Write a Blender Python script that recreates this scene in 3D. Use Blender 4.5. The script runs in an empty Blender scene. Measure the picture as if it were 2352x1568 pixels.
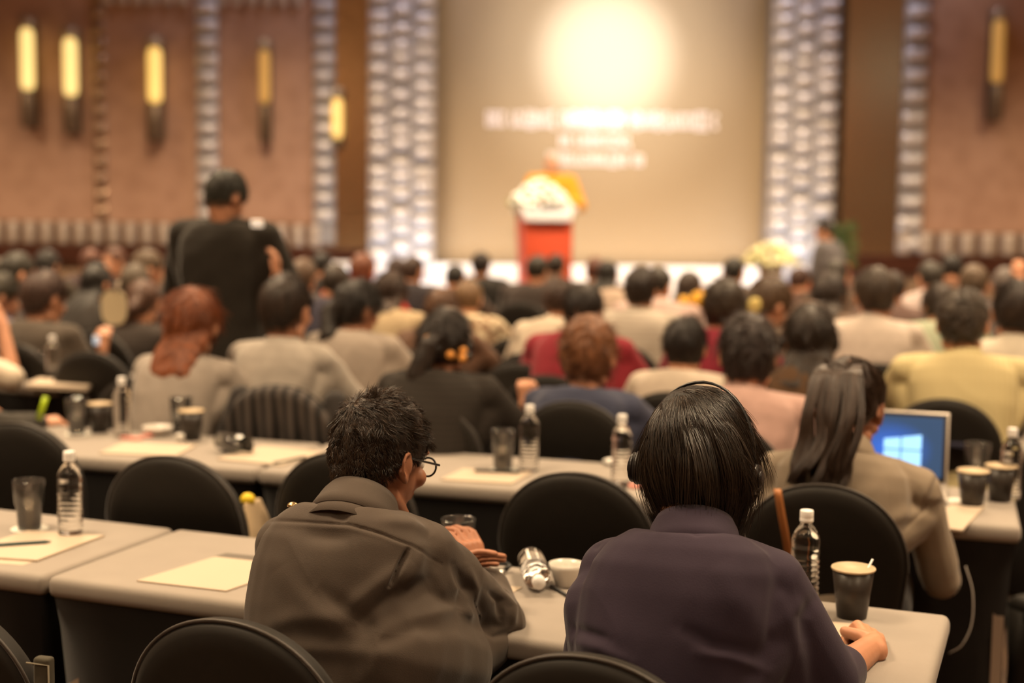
import bpy, bmesh, math, random
import numpy as np
from mathutils import Vector, Matrix, Euler
random.seed(7)
SC = bpy.context.scene
COL = SC.collection
PI = math.pi

# ------------------------------------------------------------------ camera
FPX = 50 / 36 * 2352
CAM_H = 1.66
PITCH = math.atan((784 - 453) / FPX)
ROLL = math.radians(.73)
cf = Vector((0, math.cos(PITCH), -math.sin(PITCH)))
cu0 = Vector((0, math.sin(PITCH), math.cos(PITCH)))
cr0 = Vector((1, 0, 0))
cr = cr0 * math.cos(ROLL) + cu0 * math.sin(ROLL)
cu = -cr0 * math.sin(ROLL) + cu0 * math.cos(ROLL)
CAM = Vector((0, 0, CAM_H))
cam_data = bpy.data.cameras.new('camera')
cam_data.lens = 50
cam_data.sensor_width = 36
cam_data.clip_end = 200
cam_data.dof.use_dof = True
cam_data.dof.focus_distance = 2.72
cam_data.dof.aperture_fstop = 1.7
cam = bpy.data.objects.new('camera', cam_data)
COL.objects.link(cam)
cam.matrix_world = Matrix(((cr.x, cu.x, -cf.x, 0), (cr.y, cu.y, -cf.y, 0), (cr.z, cu.z, -cf.z, CAM_H), (0, 0, 0, 1)))
SC.camera = cam

def ray(x, y):
    return cf + cr * ((x - 1176) / FPX) + cu * ((784 - y) / FPX)
def atz(x, y, z):          # the point of a level surface that the camera sees at a pixel
    d = ray(x, y)
    return CAM + d * ((z - CAM_H) / d.z)
def aty(x, y, Y):          # the point at a distance into the hall that the camera sees at a pixel
    d = ray(x, y)
    return CAM + d * (Y / d.y)

# ------------------------------------------------------------------ world, light, exposure
SC.view_settings.view_transform = 'Standard'
SC.view_settings.look = 'None'
SC.view_settings.gamma = 1
SC.view_settings.exposure = -0.42
SC.view_settings.use_curve_mapping = False
SC.cycles.max_bounces = 7
SC.cycles.diffuse_bounces = 3
SC.cycles.glossy_bounces = 3
SC.cycles.transmission_bounces = 7
SC.cycles.transparent_max_bounces = 16
SC.cycles.caustics_reflective = False
SC.cycles.caustics_refractive = False
SC.cycles.sample_clamp_indirect = 6
world = bpy.data.worlds.new('world')
SC.world = world
world.use_nodes = True
world.node_tree.nodes['Background'].inputs[0].default_value = (1, .72, .48, 1)
world.node_tree.nodes['Background'].inputs[1].default_value = .02

CEIL = 5.6
WARM = (1, .74, .46)
def area(name, loc, size, power, col=WARM, rot=(0, 0, 0), size_y=None, spread=PI):
    l = bpy.data.lights.new(name, 'AREA')
    l.energy = power
    l.color = col
    l.spread = spread
    if size_y:
        l.shape = 'RECTANGLE'
        l.size = size
        l.size_y = size_y
    else:
        l.size = size
    o = bpy.data.objects.new(name, l)
    COL.objects.link(o)
    o.location = loc
    o.rotation_euler = rot
    return o
for gx in (-7.5, -2.5, 2.5, 7.5):
    for gy, pw in ((-6, 40), (-1.5, 130), (3.2, 285), (8, 370), (12.4, 460)):
        area('ceiling_lamp_light', (gx, gy, CEIL - .12), 1.5, pw, spread=math.radians(125))
# stage: spots standing in for the rear projector's hot spot on the screen, the warm wash from the floor, the white lamps that graze the silver columns
def spot(name, loc, target, power, angle, blend, col, rad=.05):
    l = bpy.data.lights.new(name, 'SPOT')
    l.energy = power
    l.spot_size = math.radians(angle)
    l.spot_blend = blend
    l.color = col
    l.shadow_soft_size = rad
    o = bpy.data.objects.new(name, l)
    COL.objects.link(o)
    o.location = loc
    o.rotation_euler = (Vector(target) - Vector(loc)).to_track_quat('-Z', 'Y').to_euler()
    return o
WY = 16.4                    # the stage wall
BEAM = (1.03, WY, 3.24)
spot('hotspot_standin_light', (1.2, 8.0, 4.9), BEAM, 1700, 36, 1, (1, .84, .62), .1)
spot('hotspot_standin_light', (1.2, 8.0, 4.9), BEAM, 3600, 23, 1, (1, .93, .84), .1)
spot('hotspot_standin_light', (1.2, 8.0, 4.9), BEAM, 9000, 13, 1, (.93, .95, 1), .1)
for gx in (-7, 0, 7):
    area('mirror_fill_light', (gx, -8.6, 5.2), 2.5, 160, WARM, (math.radians(-35), 0, 0), .4)  # added wash, out of view, that brightens the back wall's image in the mirrors
spot('podium_spot_light', (.2, 11.5, 5.4), (.38, 14.4, 1.6), 1500, 12, .5, (1, .86, .66), .1)
area('screen_wash_light', (1.0, 15.2, .75), 3.6, 22, (1, .72, .44), (math.radians(125), 0, 0), .25)

# ------------------------------------------------------------------ materials
MATS = {}
def nodes_of(name):
    m = bpy.data.materials.new(name)
    m.use_nodes = True
    nt = m.node_tree
    return m, nt, nt.nodes['Principled BSDF']
def mat(name, col, rough=.6, metal=0, var=.0, vscale=8, bump=0, bscale=60, stretch=(1, 1, 1), coat=0, sheen=0, spec=.5, trans=0, ior=1.45, emit=None, estr=0, alpha=1, bdist=.002):
    if name in MATS:
        return MATS[name]
    m, nt, b = nodes_of(name)
    N = nt.nodes
    L = nt.links
    b.inputs['Base Color'].default_value = (*col, 1)
    b.inputs['Roughness'].default_value = rough
    b.inputs['Metallic'].default_value = metal
    b.inputs['Coat Weight'].default_value = coat
    b.inputs['Sheen Weight'].default_value = sheen
    b.inputs['Sheen Roughness'].default_value = .4
    b.inputs['Specular IOR Level'].default_value = spec
    b.inputs['Transmission Weight'].default_value = trans
    b.inputs['IOR'].default_value = ior
    b.inputs['Alpha'].default_value = alpha
    if emit:
        b.inputs['Emission Color'].default_value = (*emit, 1)
        b.inputs['Emission Strength'].default_value = estr
    if var or bump:
        tc = N.new('ShaderNodeTexCoord')
        mp = N.new('ShaderNodeMapping')
        mp.inputs['Scale'].default_value = stretch
        L.new(tc.outputs['Object'], mp.inputs[0])
    if var:
        n = N.new('ShaderNodeTexNoise')
        n.inputs['Scale'].default_value = vscale
        n.inputs['Detail'].default_value = 4
        L.new(mp.outputs[0], n.inputs['Vector'])
        r = N.new('ShaderNodeValToRGB')
        lo = [max(0, c * (1 - var)) for c in col]
        hi = [min(1, c * (1 + var)) for c in col]
        r.color_ramp.elements[0].position = .3
        r.color_ramp.elements[1].position = .7
        r.color_ramp.elements[0].color = (*lo, 1)
        r.color_ramp.elements[1].color = (*hi, 1)
        L.new(n.outputs['Fac'], r.inputs[0])
        L.new(r.outputs[0], b.inputs['Base Color'])
    if bump:
        n2 = N.new('ShaderNodeTexNoise')
        n2.inputs['Scale'].default_value = bscale
        n2.inputs['Detail'].default_value = 3
        L.new(mp.outputs[0], n2.inputs['Vector'])
        bp = N.new('ShaderNodeBump')
        bp.inputs['Strength'].default_value = bump
        bp.inputs['Distance'].default_value = bdist
        L.new(n2.outputs['Fac'], bp.inputs['Height'])
        L.new(bp.outputs[0], b.inputs['Normal'])
    MATS[name] = m
    return m
def key(c):
    return '_'.join('%03d' % int(v * 1000) for v in c)
def cloth(col, rough=.85, sheen=.15, var=.08):
    return mat('cloth_' + key(col), col, rough, var=var, vscale=25, bump=.25, bscale=350, sheen=sheen, spec=.25)
def striped(name, c1, c2, scale, axis='X', rough=.85):
    if name in MATS:
        return MATS[name]
    m, nt, b = nodes_of(name)
    tc = nt.nodes.new('ShaderNodeTexCoord')
    w = nt.nodes.new('ShaderNodeTexWave')
    w.bands_direction = axis
    w.inputs['Scale'].default_value = scale
    w.inputs['Distortion'].default_value = .6
    r = nt.nodes.new('ShaderNodeValToRGB')
    r.color_ramp.elements[0].color = (*c1, 1)
    r.color_ramp.elements[1].color = (*c2, 1)
    nt.links.new(tc.outputs['Object'], w.inputs['Vector'])
    nt.links.new(w.outputs['Fac'], r.inputs[0])
    nt.links.new(r.outputs[0], b.inputs['Base Color'])
    b.inputs['Roughness'].default_value = rough
    b.inputs['Specular IOR Level'].default_value = .25
    MATS[name] = m
    return m
def spotted(name, c1, c2, scale, lo=.45, hi=.55):
    if name in MATS:
        return MATS[name]
    m, nt, b = nodes_of(name)
    tc = nt.nodes.new('ShaderNodeTexCoord')
    w = nt.nodes.new('ShaderNodeTexVoronoi')
    w.inputs['Scale'].default_value = scale
    r = nt.nodes.new('ShaderNodeValToRGB')
    r.color_ramp.elements[0].position = lo
    r.color_ramp.elements[1].position = hi
    r.color_ramp.elements[0].color = (*c1, 1)
    r.color_ramp.elements[1].color = (*c2, 1)
    nt.links.new(tc.outputs['Object'], w.inputs['Vector'])
    nt.links.new(w.outputs['Distance'], r.inputs[0])
    nt.links.new(r.outputs[0], b.inputs['Base Color'])
    b.inputs['Roughness'].default_value = .85
    MATS[name] = m
    return m
def hair_mat(col, rough=.5):
    return mat('hair_' + key(col), col, rough, var=.45, vscale=60, bump=.8, bscale=110, stretch=(1, 1, .12), spec=.35, bdist=.004)
SKIN = mat('skin', (.50, .235, .135), .5, var=.08, vscale=14, bump=.12, bscale=180, spec=.4)
SKIN_DARK = mat('skin_tan', (.36, .155, .085), .5, var=.08, vscale=14, bump=.12, bscale=180, spec=.4)
SKIN_PALE = mat('skin_light', (.62, .34, .22), .5, var=.08, vscale=14, bump=.12, bscale=180, spec=.4)
M_CHAIR = mat('chair_black_spandex', (.011, .0085, .006), .6, var=.1, vscale=30, bump=.15, bscale=500, sheen=.06, spec=.35)
M_TOP = mat('grey_tablecloth', (.29, .252, .218), .8, var=.05, vscale=6, bump=.25, bscale=420, sheen=.1, spec=.25)
M_SKIRT = mat('black_table_skirt', (.011, .009, .008), .75, var=.15, vscale=12, bump=.2, bscale=300, sheen=.1, spec=.3)
M_PAPER = mat('notepad_paper', (.49, .395, .30), .75, var=.02, vscale=4)
def thin_clear(name, tint, ior, haze, hazecol, rough=.04):
    m, nt, b = nodes_of(name)
    L = nt.links
    tr = nt.nodes.new('ShaderNodeBsdfTransparent'); tr.inputs[0].default_value = (*tint, 1)
    gl = nt.nodes.new('ShaderNodeBsdfGlossy'); gl.inputs['Roughness'].default_value = rough
    df = nt.nodes.new('ShaderNodeBsdfDiffuse'); df.inputs[0].default_value = (*hazecol, 1)  # pale diffuse haze, mixed in to lighten clear glass like caught highlights
    fr = nt.nodes.new('ShaderNodeLayerWeight'); fr.inputs[0].default_value = ior
    m1 = nt.nodes.new('ShaderNodeMixShader'); m1.inputs[0].default_value = haze
    m2 = nt.nodes.new('ShaderNodeMixShader')
    L.new(tr.outputs[0], m1.inputs[1]); L.new(df.outputs[0], m1.inputs[2])
    L.new(fr.outputs['Fresnel'], m2.inputs[0]); L.new(m1.outputs[0], m2.inputs[1]); L.new(gl.outputs[0], m2.inputs[2])
    L.new(m2.outputs[0], nt.nodes['Material Output'].inputs[0])
    MATS[name] = m
    return m
M_PLASTIC = mat('clear_bottle_plastic', (.99, .98, .96), .02, trans=1, ior=1.33, spec=.8)
M_GLASS = thin_clear('drinking_glass', (.98, .98, .96), .5, .05, (.95, .9, .84), .06)
M_WATER = thin_clear('drinking_water', (.90, .90, .86), .30, .03, (.75, .72, .66), .02)
M_LENS = thin_clear('spectacle_lens', (.97, .97, .97), .12, .0, (.9, .9, .9), .02)
M_CAP = mat('white_bottle_cap', (.82, .80, .78), .4)
M_LABEL = mat('thin_bottle_label', (.42, .36, .30), .3, var=.3, vscale=30, trans=.6, ior=1.2)
M_CUPB = mat('black_paper_cup', (.028, .022, .018), .35, spec=.5)
M_CUPR = mat('cream_cup_rim', (.50, .38, .24), .5)
M_COFFEE = mat('milky_coffee', (.17, .08, .03), .5)
M_CHINA = mat('white_china', (.66, .62, .56), .2, coat=.3)
M_DOILY = spotted('paper_doily', (.80, .78, .70), (.62, .60, .54), 120)
M_BLACK = mat('black_plastic', (.012, .012, .012), .35)
M_TEAL = mat('dark_teal_pen', (.015, .05, .05), .3)
M_METAL = mat('brushed_steel', (.55, .53, .50), .3, metal=1)
M_GOLD = mat('gold_button', (.75, .55, .28), .3, metal=1)
M_WOOD = mat('dark_red_wood', (.060, .017, .008), .4, var=.3, vscale=3, stretch=(1, 1, 8))
M_SILVER = mat('silver_relief', (.70, .68, .70), .33, metal=.35, var=.06, vscale=4)
M_LAMP = mat('sconce_glow', (1, .8, .4), .5, emit=(1, .60, .14), estr=1.25)
M_LAMPHOT = mat('sconce_core_glow', (1, .8, .4), .5, emit=(1, .70, .24), estr=1.5)
M_LAMPDIM = mat('sconce_glow_dim', (.6, .4, .15), .4, emit=(.8, .40, .09), estr=.5)

# ------------------------------------------------------------------ mesh helpers
def setp(o, label=None, cat=None, group=None, kind=None):
    if label: o['label'] = label
    if cat: o['category'] = cat
    if group: o['group'] = group
    if kind: o['kind'] = kind
    return o
def mesh_obj(name, me, m=None, parent=None, smooth=True):
    if m is not None:
        me.materials.append(m)
    if smooth:
        me.shade_smooth()
    o = bpy.data.objects.new(name, me)
    COL.objects.link(o)
    if parent:
        o.parent = parent
    return o
def empty(name, loc=(0, 0, 0), rz=0, **k):
    o = bpy.data.objects.new(name, None)
    o.empty_display_size = .1
    COL.objects.link(o)
    o.location = loc
    o.rotation_euler = (0, 0, rz)
    return setp(o, **k)
def from_bm(name, bm, m, parent=None, smooth=True):
    bmesh.ops.recalc_face_normals(bm, faces=bm.faces)
    me = bpy.data.meshes.new(name)
    bm.to_mesh(me)
    bm.free()
    return mesh_obj(name, me, m, parent, smooth)
def copy_tree(o, parent=None, mats=None):
    c = o.copy()
    COL.objects.link(c)
    c.parent = parent
    for ch in KIDS.get(o.name, []):
        copy_tree(ch, c)
    return c
KIDS = {}
def note_kids(o):
    for ch in o.children:
        KIDS.setdefault(o.name, []).append(ch)
        note_kids(ch)
def box_bm(sx, sy, sz, c=(0, 0, 0), r=0, seg=3, bm=None):
    bm2 = bmesh.new()
    bmesh.ops.create_cube(bm2, size=1)
    for v in bm2.verts:
        v.co = Vector((v.co.x * sx, v.co.y * sy, v.co.z * sz))
    if r:
        bmesh.ops.bevel(bm2, geom=list(bm2.edges), offset=r, segments=seg, profile=.5, affect='EDGES')
    for v in bm2.verts:
        v.co += Vector(c)
    if bm is None:
        return bm2
    tmp = bpy.data.meshes.new('t')
    bm2.to_mesh(tmp)
    bm2.free()
    bm.from_mesh(tmp)
    bpy.data.meshes.remove(tmp)
    return bm
def box(name, sx, sy, sz, c, m, parent=None, r=0, seg=3):
    return from_bm(name, box_bm(sx, sy, sz, c, r, seg), m, parent, smooth=r > 0)
def lathe(name, prof, m, parent=None, seg=28, cap=False, loc=(0, 0, 0)):
    bm = bmesh.new()
    rings = []
    for r, z in prof:
        rings.append([bm.verts.new((r * math.cos(2 * PI * i / seg) + loc[0], r * math.sin(2 * PI * i / seg) + loc[1], z + loc[2])) for i in range(seg)])
    for a, b in zip(rings, rings[1:]):
        for i in range(seg):
            bm.faces.new((a[i], a[(i + 1) % seg], b[(i + 1) % seg], b[i]))
    if prof[0][0] > 1e-4: bm.faces.new(list(reversed(rings[0])))
    if prof[-1][0] > 1e-4: bm.faces.new(rings[-1])
    bmesh.ops.remove_doubles(bm, verts=bm.verts, dist=1e-5)
    return from_bm(name, bm, m, parent)
def tube_data(pts, rad, seg=8):
    pts = [Vector(p) for p in pts]
    n = len(pts)
    rads = rad if isinstance(rad, (list, tuple)) else [rad] * n
    vs, fs = [], []
    up = Vector((0, 0, 1))
    prev = None
    for i, p in enumerate(pts):
        t = (pts[min(i + 1, n - 1)] - pts[max(i - 1, 0)]).normalized()
        a = prev if prev is not None else (up.cross(t) if abs(up.dot(t)) < .95 else Vector((1, 0, 0)).cross(t))
        a = (a - t * a.dot(t)).normalized()
        prev = a
        b = t.cross(a)
        for k in range(seg):
            q = 2 * PI * k / seg
            vs.append(p + (a * math.cos(q) + b * math.sin(q)) * rads[i])
    for i in range(n - 1):
        for k in range(seg):
            fs.append((i * seg + k, i * seg + (k + 1) % seg, (i + 1) * seg + (k + 1) % seg, (i + 1) * seg + k))
    fs.append(tuple(reversed(range(seg))))
    fs.append(tuple((n - 1) * seg + k for k in range(seg)))
    return vs, fs
def tube(name, pts, rad, m, parent=None, seg=8):
    vs, fs = tube_data(pts, rad, seg)
    me = bpy.data.meshes.new(name)
    me.from_pydata([tuple(v) for v in vs], [], fs)
    return mesh_obj(name, me, m, parent)
def curve_pts(ctrl, n=12):        # Catmull-Rom through control points
    c = [Vector(p) for p in ctrl]
    c = [c[0] * 2 - c[1]] + c + [c[-1] * 2 - c[-2]]
    out = []
    for i in range(1, len(c) - 2):
        for k in range(n):
            t = k / n
            p0, p1, p2, p3 = c[i - 1:i + 3]
            out.append(.5 * ((2 * p1) + (p2 - p0) * t + (2 * p0 - 5 * p1 + 4 * p2 - p3) * t * t + (3 * p1 - p0 - 3 * p2 + p3) * t ** 3))
    out.append(c[-2])
    return out
def prism(name, poly, z0, z1, m, parent=None):       # a flat plate from its outline
    n = len(poly)
    vs = [(p[0], p[1], z0) for p in poly] + [(p[0], p[1], z1) for p in poly]
    fs = [tuple(range(n))[::-1], tuple(range(n, 2 * n))] + [(i, (i + 1) % n, n + (i + 1) % n, n + i) for i in range(n)]
    me = bpy.data.meshes.new(name)
    me.from_pydata(vs, [], fs)
    return mesh_obj(name, me, m, parent, smooth=False)

# ---- soft bodies: overlapping rounded volumes fused into one continuous surface
LATER = []
class Blob:
    def __init__(s):
        s.v = []
        s.f = []
    def add(s, vs, fs):
        o = len(s.v)
        s.v += [tuple(v) for v in vs]
        s.f += [tuple(i + o for i in f) for f in fs]
    def loft(s, rings, seg=24):     # rings: (centre, x axis, y axis, half width, half depth, squareness)
        vs, fs = [], []
        for c, ax, ay, a, b, e in rings:
            for k in range(seg):
                q = 2 * PI * k / seg
                cx, sx = math.cos(q), math.sin(q)
                x = math.copysign(abs(cx) ** e, cx) * a
                y = math.copysign(abs(sx) ** e, sx) * b
                vs.append(Vector(c) + Vector(ax) * x + Vector(ay) * y)
        n = len(rings)
        for i in range(n - 1):
            for k in range(seg):
                fs.append((i * seg + k, i * seg + (k + 1) % seg, (i + 1) * seg + (k + 1) % seg, (i + 1) * seg + k))
        fs.append(tuple(reversed(range(seg))))
        fs.append(tuple((n - 1) * seg + k for k in range(seg)))
        s.add(vs, fs)
    def cap(s, p0, p1, r0, r1, seg=14):
        p0, p1 = Vector(p0), Vector(p1)
        d = p1 - p0
        L = d.length
        if L < 1e-5:
            return
        d /= L
        a = d.cross(Vector((0, 0, 1)) if abs(d.z) < .9 else Vector((1, 0, 0))).normalized()
        b = d.cross(a)
        rings = []
        for t in (80, 60, 35, 12):
            q = math.radians(t)
            rings.append((p0 - d * r0 * math.sin(q), r0 * math.cos(q)))
        rings.append((p0.lerp(p1, .33), r0 + (r1 - r0) * .33))
        rings.append((p0.lerp(p1, .66), r0 + (r1 - r0) * .66))
        for t in (12, 35, 60, 80):
            q = math.radians(t)
            rings.append((p1 + d * r1 * math.sin(q), r1 * math.cos(q)))
        s.loft([(c, a, b, r, r, 1) for c, r in rings], seg)
    def chain(s, pts, rads):
        for i in range(len(pts) - 1):
            s.cap(pts[i], pts[i + 1], rads[i], rads[i + 1])
    def ell(s, c, r, M=None, seg=20, rows=12):
        vs, fs = [], []
        M = M or Matrix.Identity(3)
        c = Vector(c)
        for i in range(rows + 1):
            th = PI * (i + .02) / (rows + .04)
            for k in range(seg):
                q = 2 * PI * k / seg
                vs.append(c + M @ Vector((r[0] * math.sin(th) * math.cos(q), r[1] * math.sin(th) * math.sin(q), r[2] * math.cos(th))))
        for i in range(rows):
            for k in range(seg):
                fs.append((i * seg + k, (i + 1) * seg + k, (i + 1) * seg + (k + 1) % seg, i * seg + (k + 1) % seg))
        fs.append(tuple(range(seg)))
        fs.append(tuple(rows * seg + k for k in reversed(range(seg))))
        s.add(vs, fs)
    def build(s, name, m, parent, voxel, smooth=4, post=None):
        me = bpy.data.meshes.new(name)
        me.from_pydata(s.v, [], s.f)
        o = mesh_obj(name, me, m, parent, smooth=False)
        r = o.modifiers.new('r', 'REMESH')
        r.mode = 'VOXEL'
        r.voxel_size = voxel
        r.use_smooth_shade = True
        if smooth:
            sm = o.modifiers.new('s', 'SMOOTH')
            sm.factor = .5
            sm.iterations = smooth
        LATER.append((o, post))
        return o
def finish_blobs():
    bpy.context.view_layer.update()
    dg = bpy.context.evaluated_depsgraph_get()
    done = []
    for o, post in LATER:
        me = bpy.data.meshes.new_from_object(o.evaluated_get(dg), preserve_all_data_layers=False, depsgraph=dg)
        done.append((o, me, post))
    for o, me, post in done:
        old = o.data
        mats = [m for m in old.materials]
        o.modifiers.clear()
        o.data = me
        if not me.materials:
            for m in mats: me.materials.append(m)
        bpy.data.meshes.remove(old)
        if post:
            n = len(me.vertices)
            co = np.empty(n * 3, np.float32)
            no = np.empty(n * 3, np.float32)
            me.vertices.foreach_get('co', co)
            me.vertex_normals.foreach_get('vector', no)
            co = co.reshape(-1, 3)
            no = no.reshape(-1, 3)
            co = co + no * post(co, no)[:, None]
            me.vertices.foreach_set('co', co.astype(np.float32).ravel())
        me.shade_smooth()
        me.update()
    LATER.clear()

def waves(rng, n, kmin, kmax, squash=(1, 1, 1)):
    ks = []
    for _ in range(n):
        v = np.array([rng.gauss(0, 1) * squash[0], rng.gauss(0, 1) * squash[1], rng.gauss(0, 1) * squash[2]])
        v /= np.linalg.norm(v)
        ks.append((v * rng.uniform(kmin, kmax), rng.uniform(0, 6.28)))
    return ks
def field(p, ks):
    return sum(np.sin(p @ k + ph) for k, ph in ks) / math.sqrt(len(ks))
def wrinkles(seed, amp=.005, k=26, squash=(1, 1, .5)):
    rng = random.Random(seed)
    w1 = waves(rng, 4, 5, 11)
    w2 = waves(rng, 3, k * .6, k, squash)
    w3 = waves(rng, 3, k * 1.6, k * 2.6, squash)
    def f(p, n):
        warp = p + .035 * np.stack([field(p, w1), field(p[:, [1, 2, 0]], w1), field(p[:, [2, 0, 1]], w1)], 1)
        a = field(warp, w2)
        r = 1 - np.abs(a)
        mask = np.clip(.55 + .5 * field(p, w1), 0, 1.2)
        return amp * mask * (r ** 2 - .45) + amp * .35 * field(warp, w3) * mask
    return f
def locks(seed, amp=.004, k=90, curly=False):
    rng = random.Random(seed)
    w1 = waves(rng, 4, 18, 35)
    w2 = waves(rng, 6, k * .6, k, (1, 1, 1) if curly else (1, 1, .12))
    def f(p, n):
        warp = p + .012 * np.stack([field(p, w1), field(p[:, [1, 2, 0]], w1), field(p[:, [2, 0, 1]], w1)], 1)
        return amp * (.5 * field(p, w1) + .8 * (1 - np.abs(field(warp, w2))) - .4)
    return f

# ------------------------------------------------------------------ people
def V(*a): return Vector(a)
def ik(S, W, l1, l2, pole):
    d = W - S
    L = min(d.length, (l1 + l2) * .985)
    d.normalize()
    a = (l1 * l1 - l2 * l2 + L * L) / (2 * L)
    h = math.sqrt(max(0, l1 * l1 - a * a))
    pole = (pole - d * pole.dot(d)).normalized()
    return S + d * a + pole * h, S + d * L

def hand(B, w, fwd, nrm, thumb, curl=(.35, .5, .35), spread=.08, s=1.0, grip=0):
    fwd = fwd.normalized()
    nrm = (nrm - fwd * nrm.dot(fwd)).normalized()
    side = fwd.cross(nrm)
    k = w + fwd * .082 * s
    for o, r0, r1 in ((-.026, .014, .012), (-.009, .016, .0125), (.009, .016, .0125), (.026, .0145, .0115)):
        B.cap(w + side * o * .6 * s, k + side * o * s, r0 * s, r1 * s)
    B.cap(w - fwd * .03 * s, w + fwd * .02 * s, .024 * s, .023 * s)
    lens = {-1: (.040, .046, .043, .033), 1: (.033, .043, .046, .040)}[thumb]
    for i, (o, L) in enumerate(zip((-.031, -.0105, .0105, .031), lens)):
        d = (fwd + side * spread * (i - 1.5)).normalized()
        p = k + side * o * s - nrm * .002
        r = .0088 * s
        c = 0
        for j, (f, cu_) in enumerate(zip((1, .62, .5), curl)):
            c += cu_ * (1 + .12 * (i - 1.5) * thumb)
            dd = d * math.cos(c) - nrm * math.sin(c)
            q = p + dd * L * f * s
            B.cap(p, q, r, r * .93)
            r *= .93
            p = q
    tb = w + side * thumb * .022 * s + fwd * .018 * s
    t1 = tb + (fwd * .55 + side * thumb * .75 - nrm * .35).normalized() * .042 * s
    t2 = t1 + (fwd * .9 + side * thumb * (.25 - grip) - nrm * .35).normalized() * .034 * s
    t3 = t2 + (fwd * .95 - side * thumb * grip - nrm * .3).normalized() * .026 * s
    B.chain([tb, t1, t2, t3], [.015 * s, .0115 * s, .0105 * s, .0085 * s])

HAIRLINE = {
    'short': ([-.1, -.055, -.035, -.02, .0, .03, .06, .1], [-.10, -.085, -.05, -.014, -.006, -.008, .03, .072]),
    'pulled': ([-.1, -.055, -.035, -.02, .0, .03, .06, .1], [-.09, -.075, -.04, .0, .012, .01, .03, .065]),
    'bob': ([-.1, -.0, .025, .05, .075, .1], [-.16, -.16, -.10, -.02, .03, .06]),
}
def head_blobs(B, hc, R, s, fine, jaw=1.0):
    T = lambda x, y, z: hc + R @ (Vector((x, y, z)) * s)
    E = lambda c, r: B.ell(T(*c), [q * s for q in r], R)
    E((0, -.008, .022), (.0765, .097, .092))
    E((0, .028, -.035), (.060 * jaw, .066, .078))
    E((0, .012, -.062), (.058 * jaw, .055, .045))
    E((0, .068, -.103), (.026, .022, .02))
    E((0, .086, .022), (.05, .014, .012))
    for sg in (-1, 1):
        E((sg * .035, .072, -.03), (.026, .02, .022))
        B.cap(T(sg * .052, -.005, -.075), T(sg * .022, .065, -.108), .02 * s, .017 * s)
    B.cap(T(0, .088, .012), T(0, .107, -.028), .008 * s, .0125 * s)
    E((0, .096, -.032), (.018, .013, .010))
    E((0, .088, -.064), (.024, .013, .006))
    E((0, .087, -.074), (.02, .013, .0065))
    for sg in (-1, 1):
        if fine:
            pts = [(y_ * .8, z_ * .8) for y_, z_ in [(.012, .016), (.004, .028), (-.010, .034), (-.024, .028), (-.031, .010), (-.027, -.010), (-.014, -.026), (-.002, -.034), (.006, -.028)]]
            ps = [T(sg * (.0785 + .018 * min(1, max(0, (.014 - y) / .04))), y - .005, z - .012) for y, z in pts]
            B.chain(ps, [.0042 * s] * 6 + [.006 * s, .0065 * s, .005 * s])
            Re = R @ Matrix.Rotation(sg * -.42, 3, 'Z')
            B.ell(T(sg * .084, -.012, -.012), (.0045 * s, .017 * s, .024 * s), Re)
            B.cap(T(sg * .074, -.002, .0), T(sg * .074, -.004, -.03), .011 * s, .011 * s)
        else:
            Re = R @ Matrix.Rotation(sg * -.35, 3, 'Z')
            B.ell(T(sg * .084, -.012, -.012), (.0095 * s, .021 * s, .034 * s), Re)

def hair_shell(B, hc, R, s, style, thick=1.0, top=0):
    ys, zs = HAIRLINE[style]
    rx, ry, rt, rb = (.087 + .012 * (thick - 1)), (.106 + .012 * (thick - 1)), .106 + .014 * (thick - 1) + top, .125
    seg, rows = 44, 30
    vs, fs = [], []
    for i in range(rows + 1):
        th = PI * (i + .02) / (rows + .04)
        for k in range(seg):
            q = 2 * PI * k / seg
            z = math.cos(th)
            p = Vector((rx * math.sin(th) * math.cos(q), ry * math.sin(th) * math.sin(q), (rt if z > 0 else rb) * z))
            lim = float(np.interp(p.y - .010, ys, zs)) - .02
            m = min(1, max(0, (p.z - lim) / .016 + .5))
            m = m * m * (3 - 2 * m)
            p *= .76 + .24 * m
            vs.append(hc + R @ ((p + Vector((0, -.010, .022))) * s))
    for i in range(rows):
        for k in range(seg):
            fs.append((i * seg + k, (i + 1) * seg + k, (i + 1) * seg + (k + 1) % seg, i * seg + (k + 1) % seg))
    fs.append(tuple(range(seg)))
    fs.append(tuple(rows * seg + k for k in reversed(range(seg))))
    B.add(vs, fs)

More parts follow.
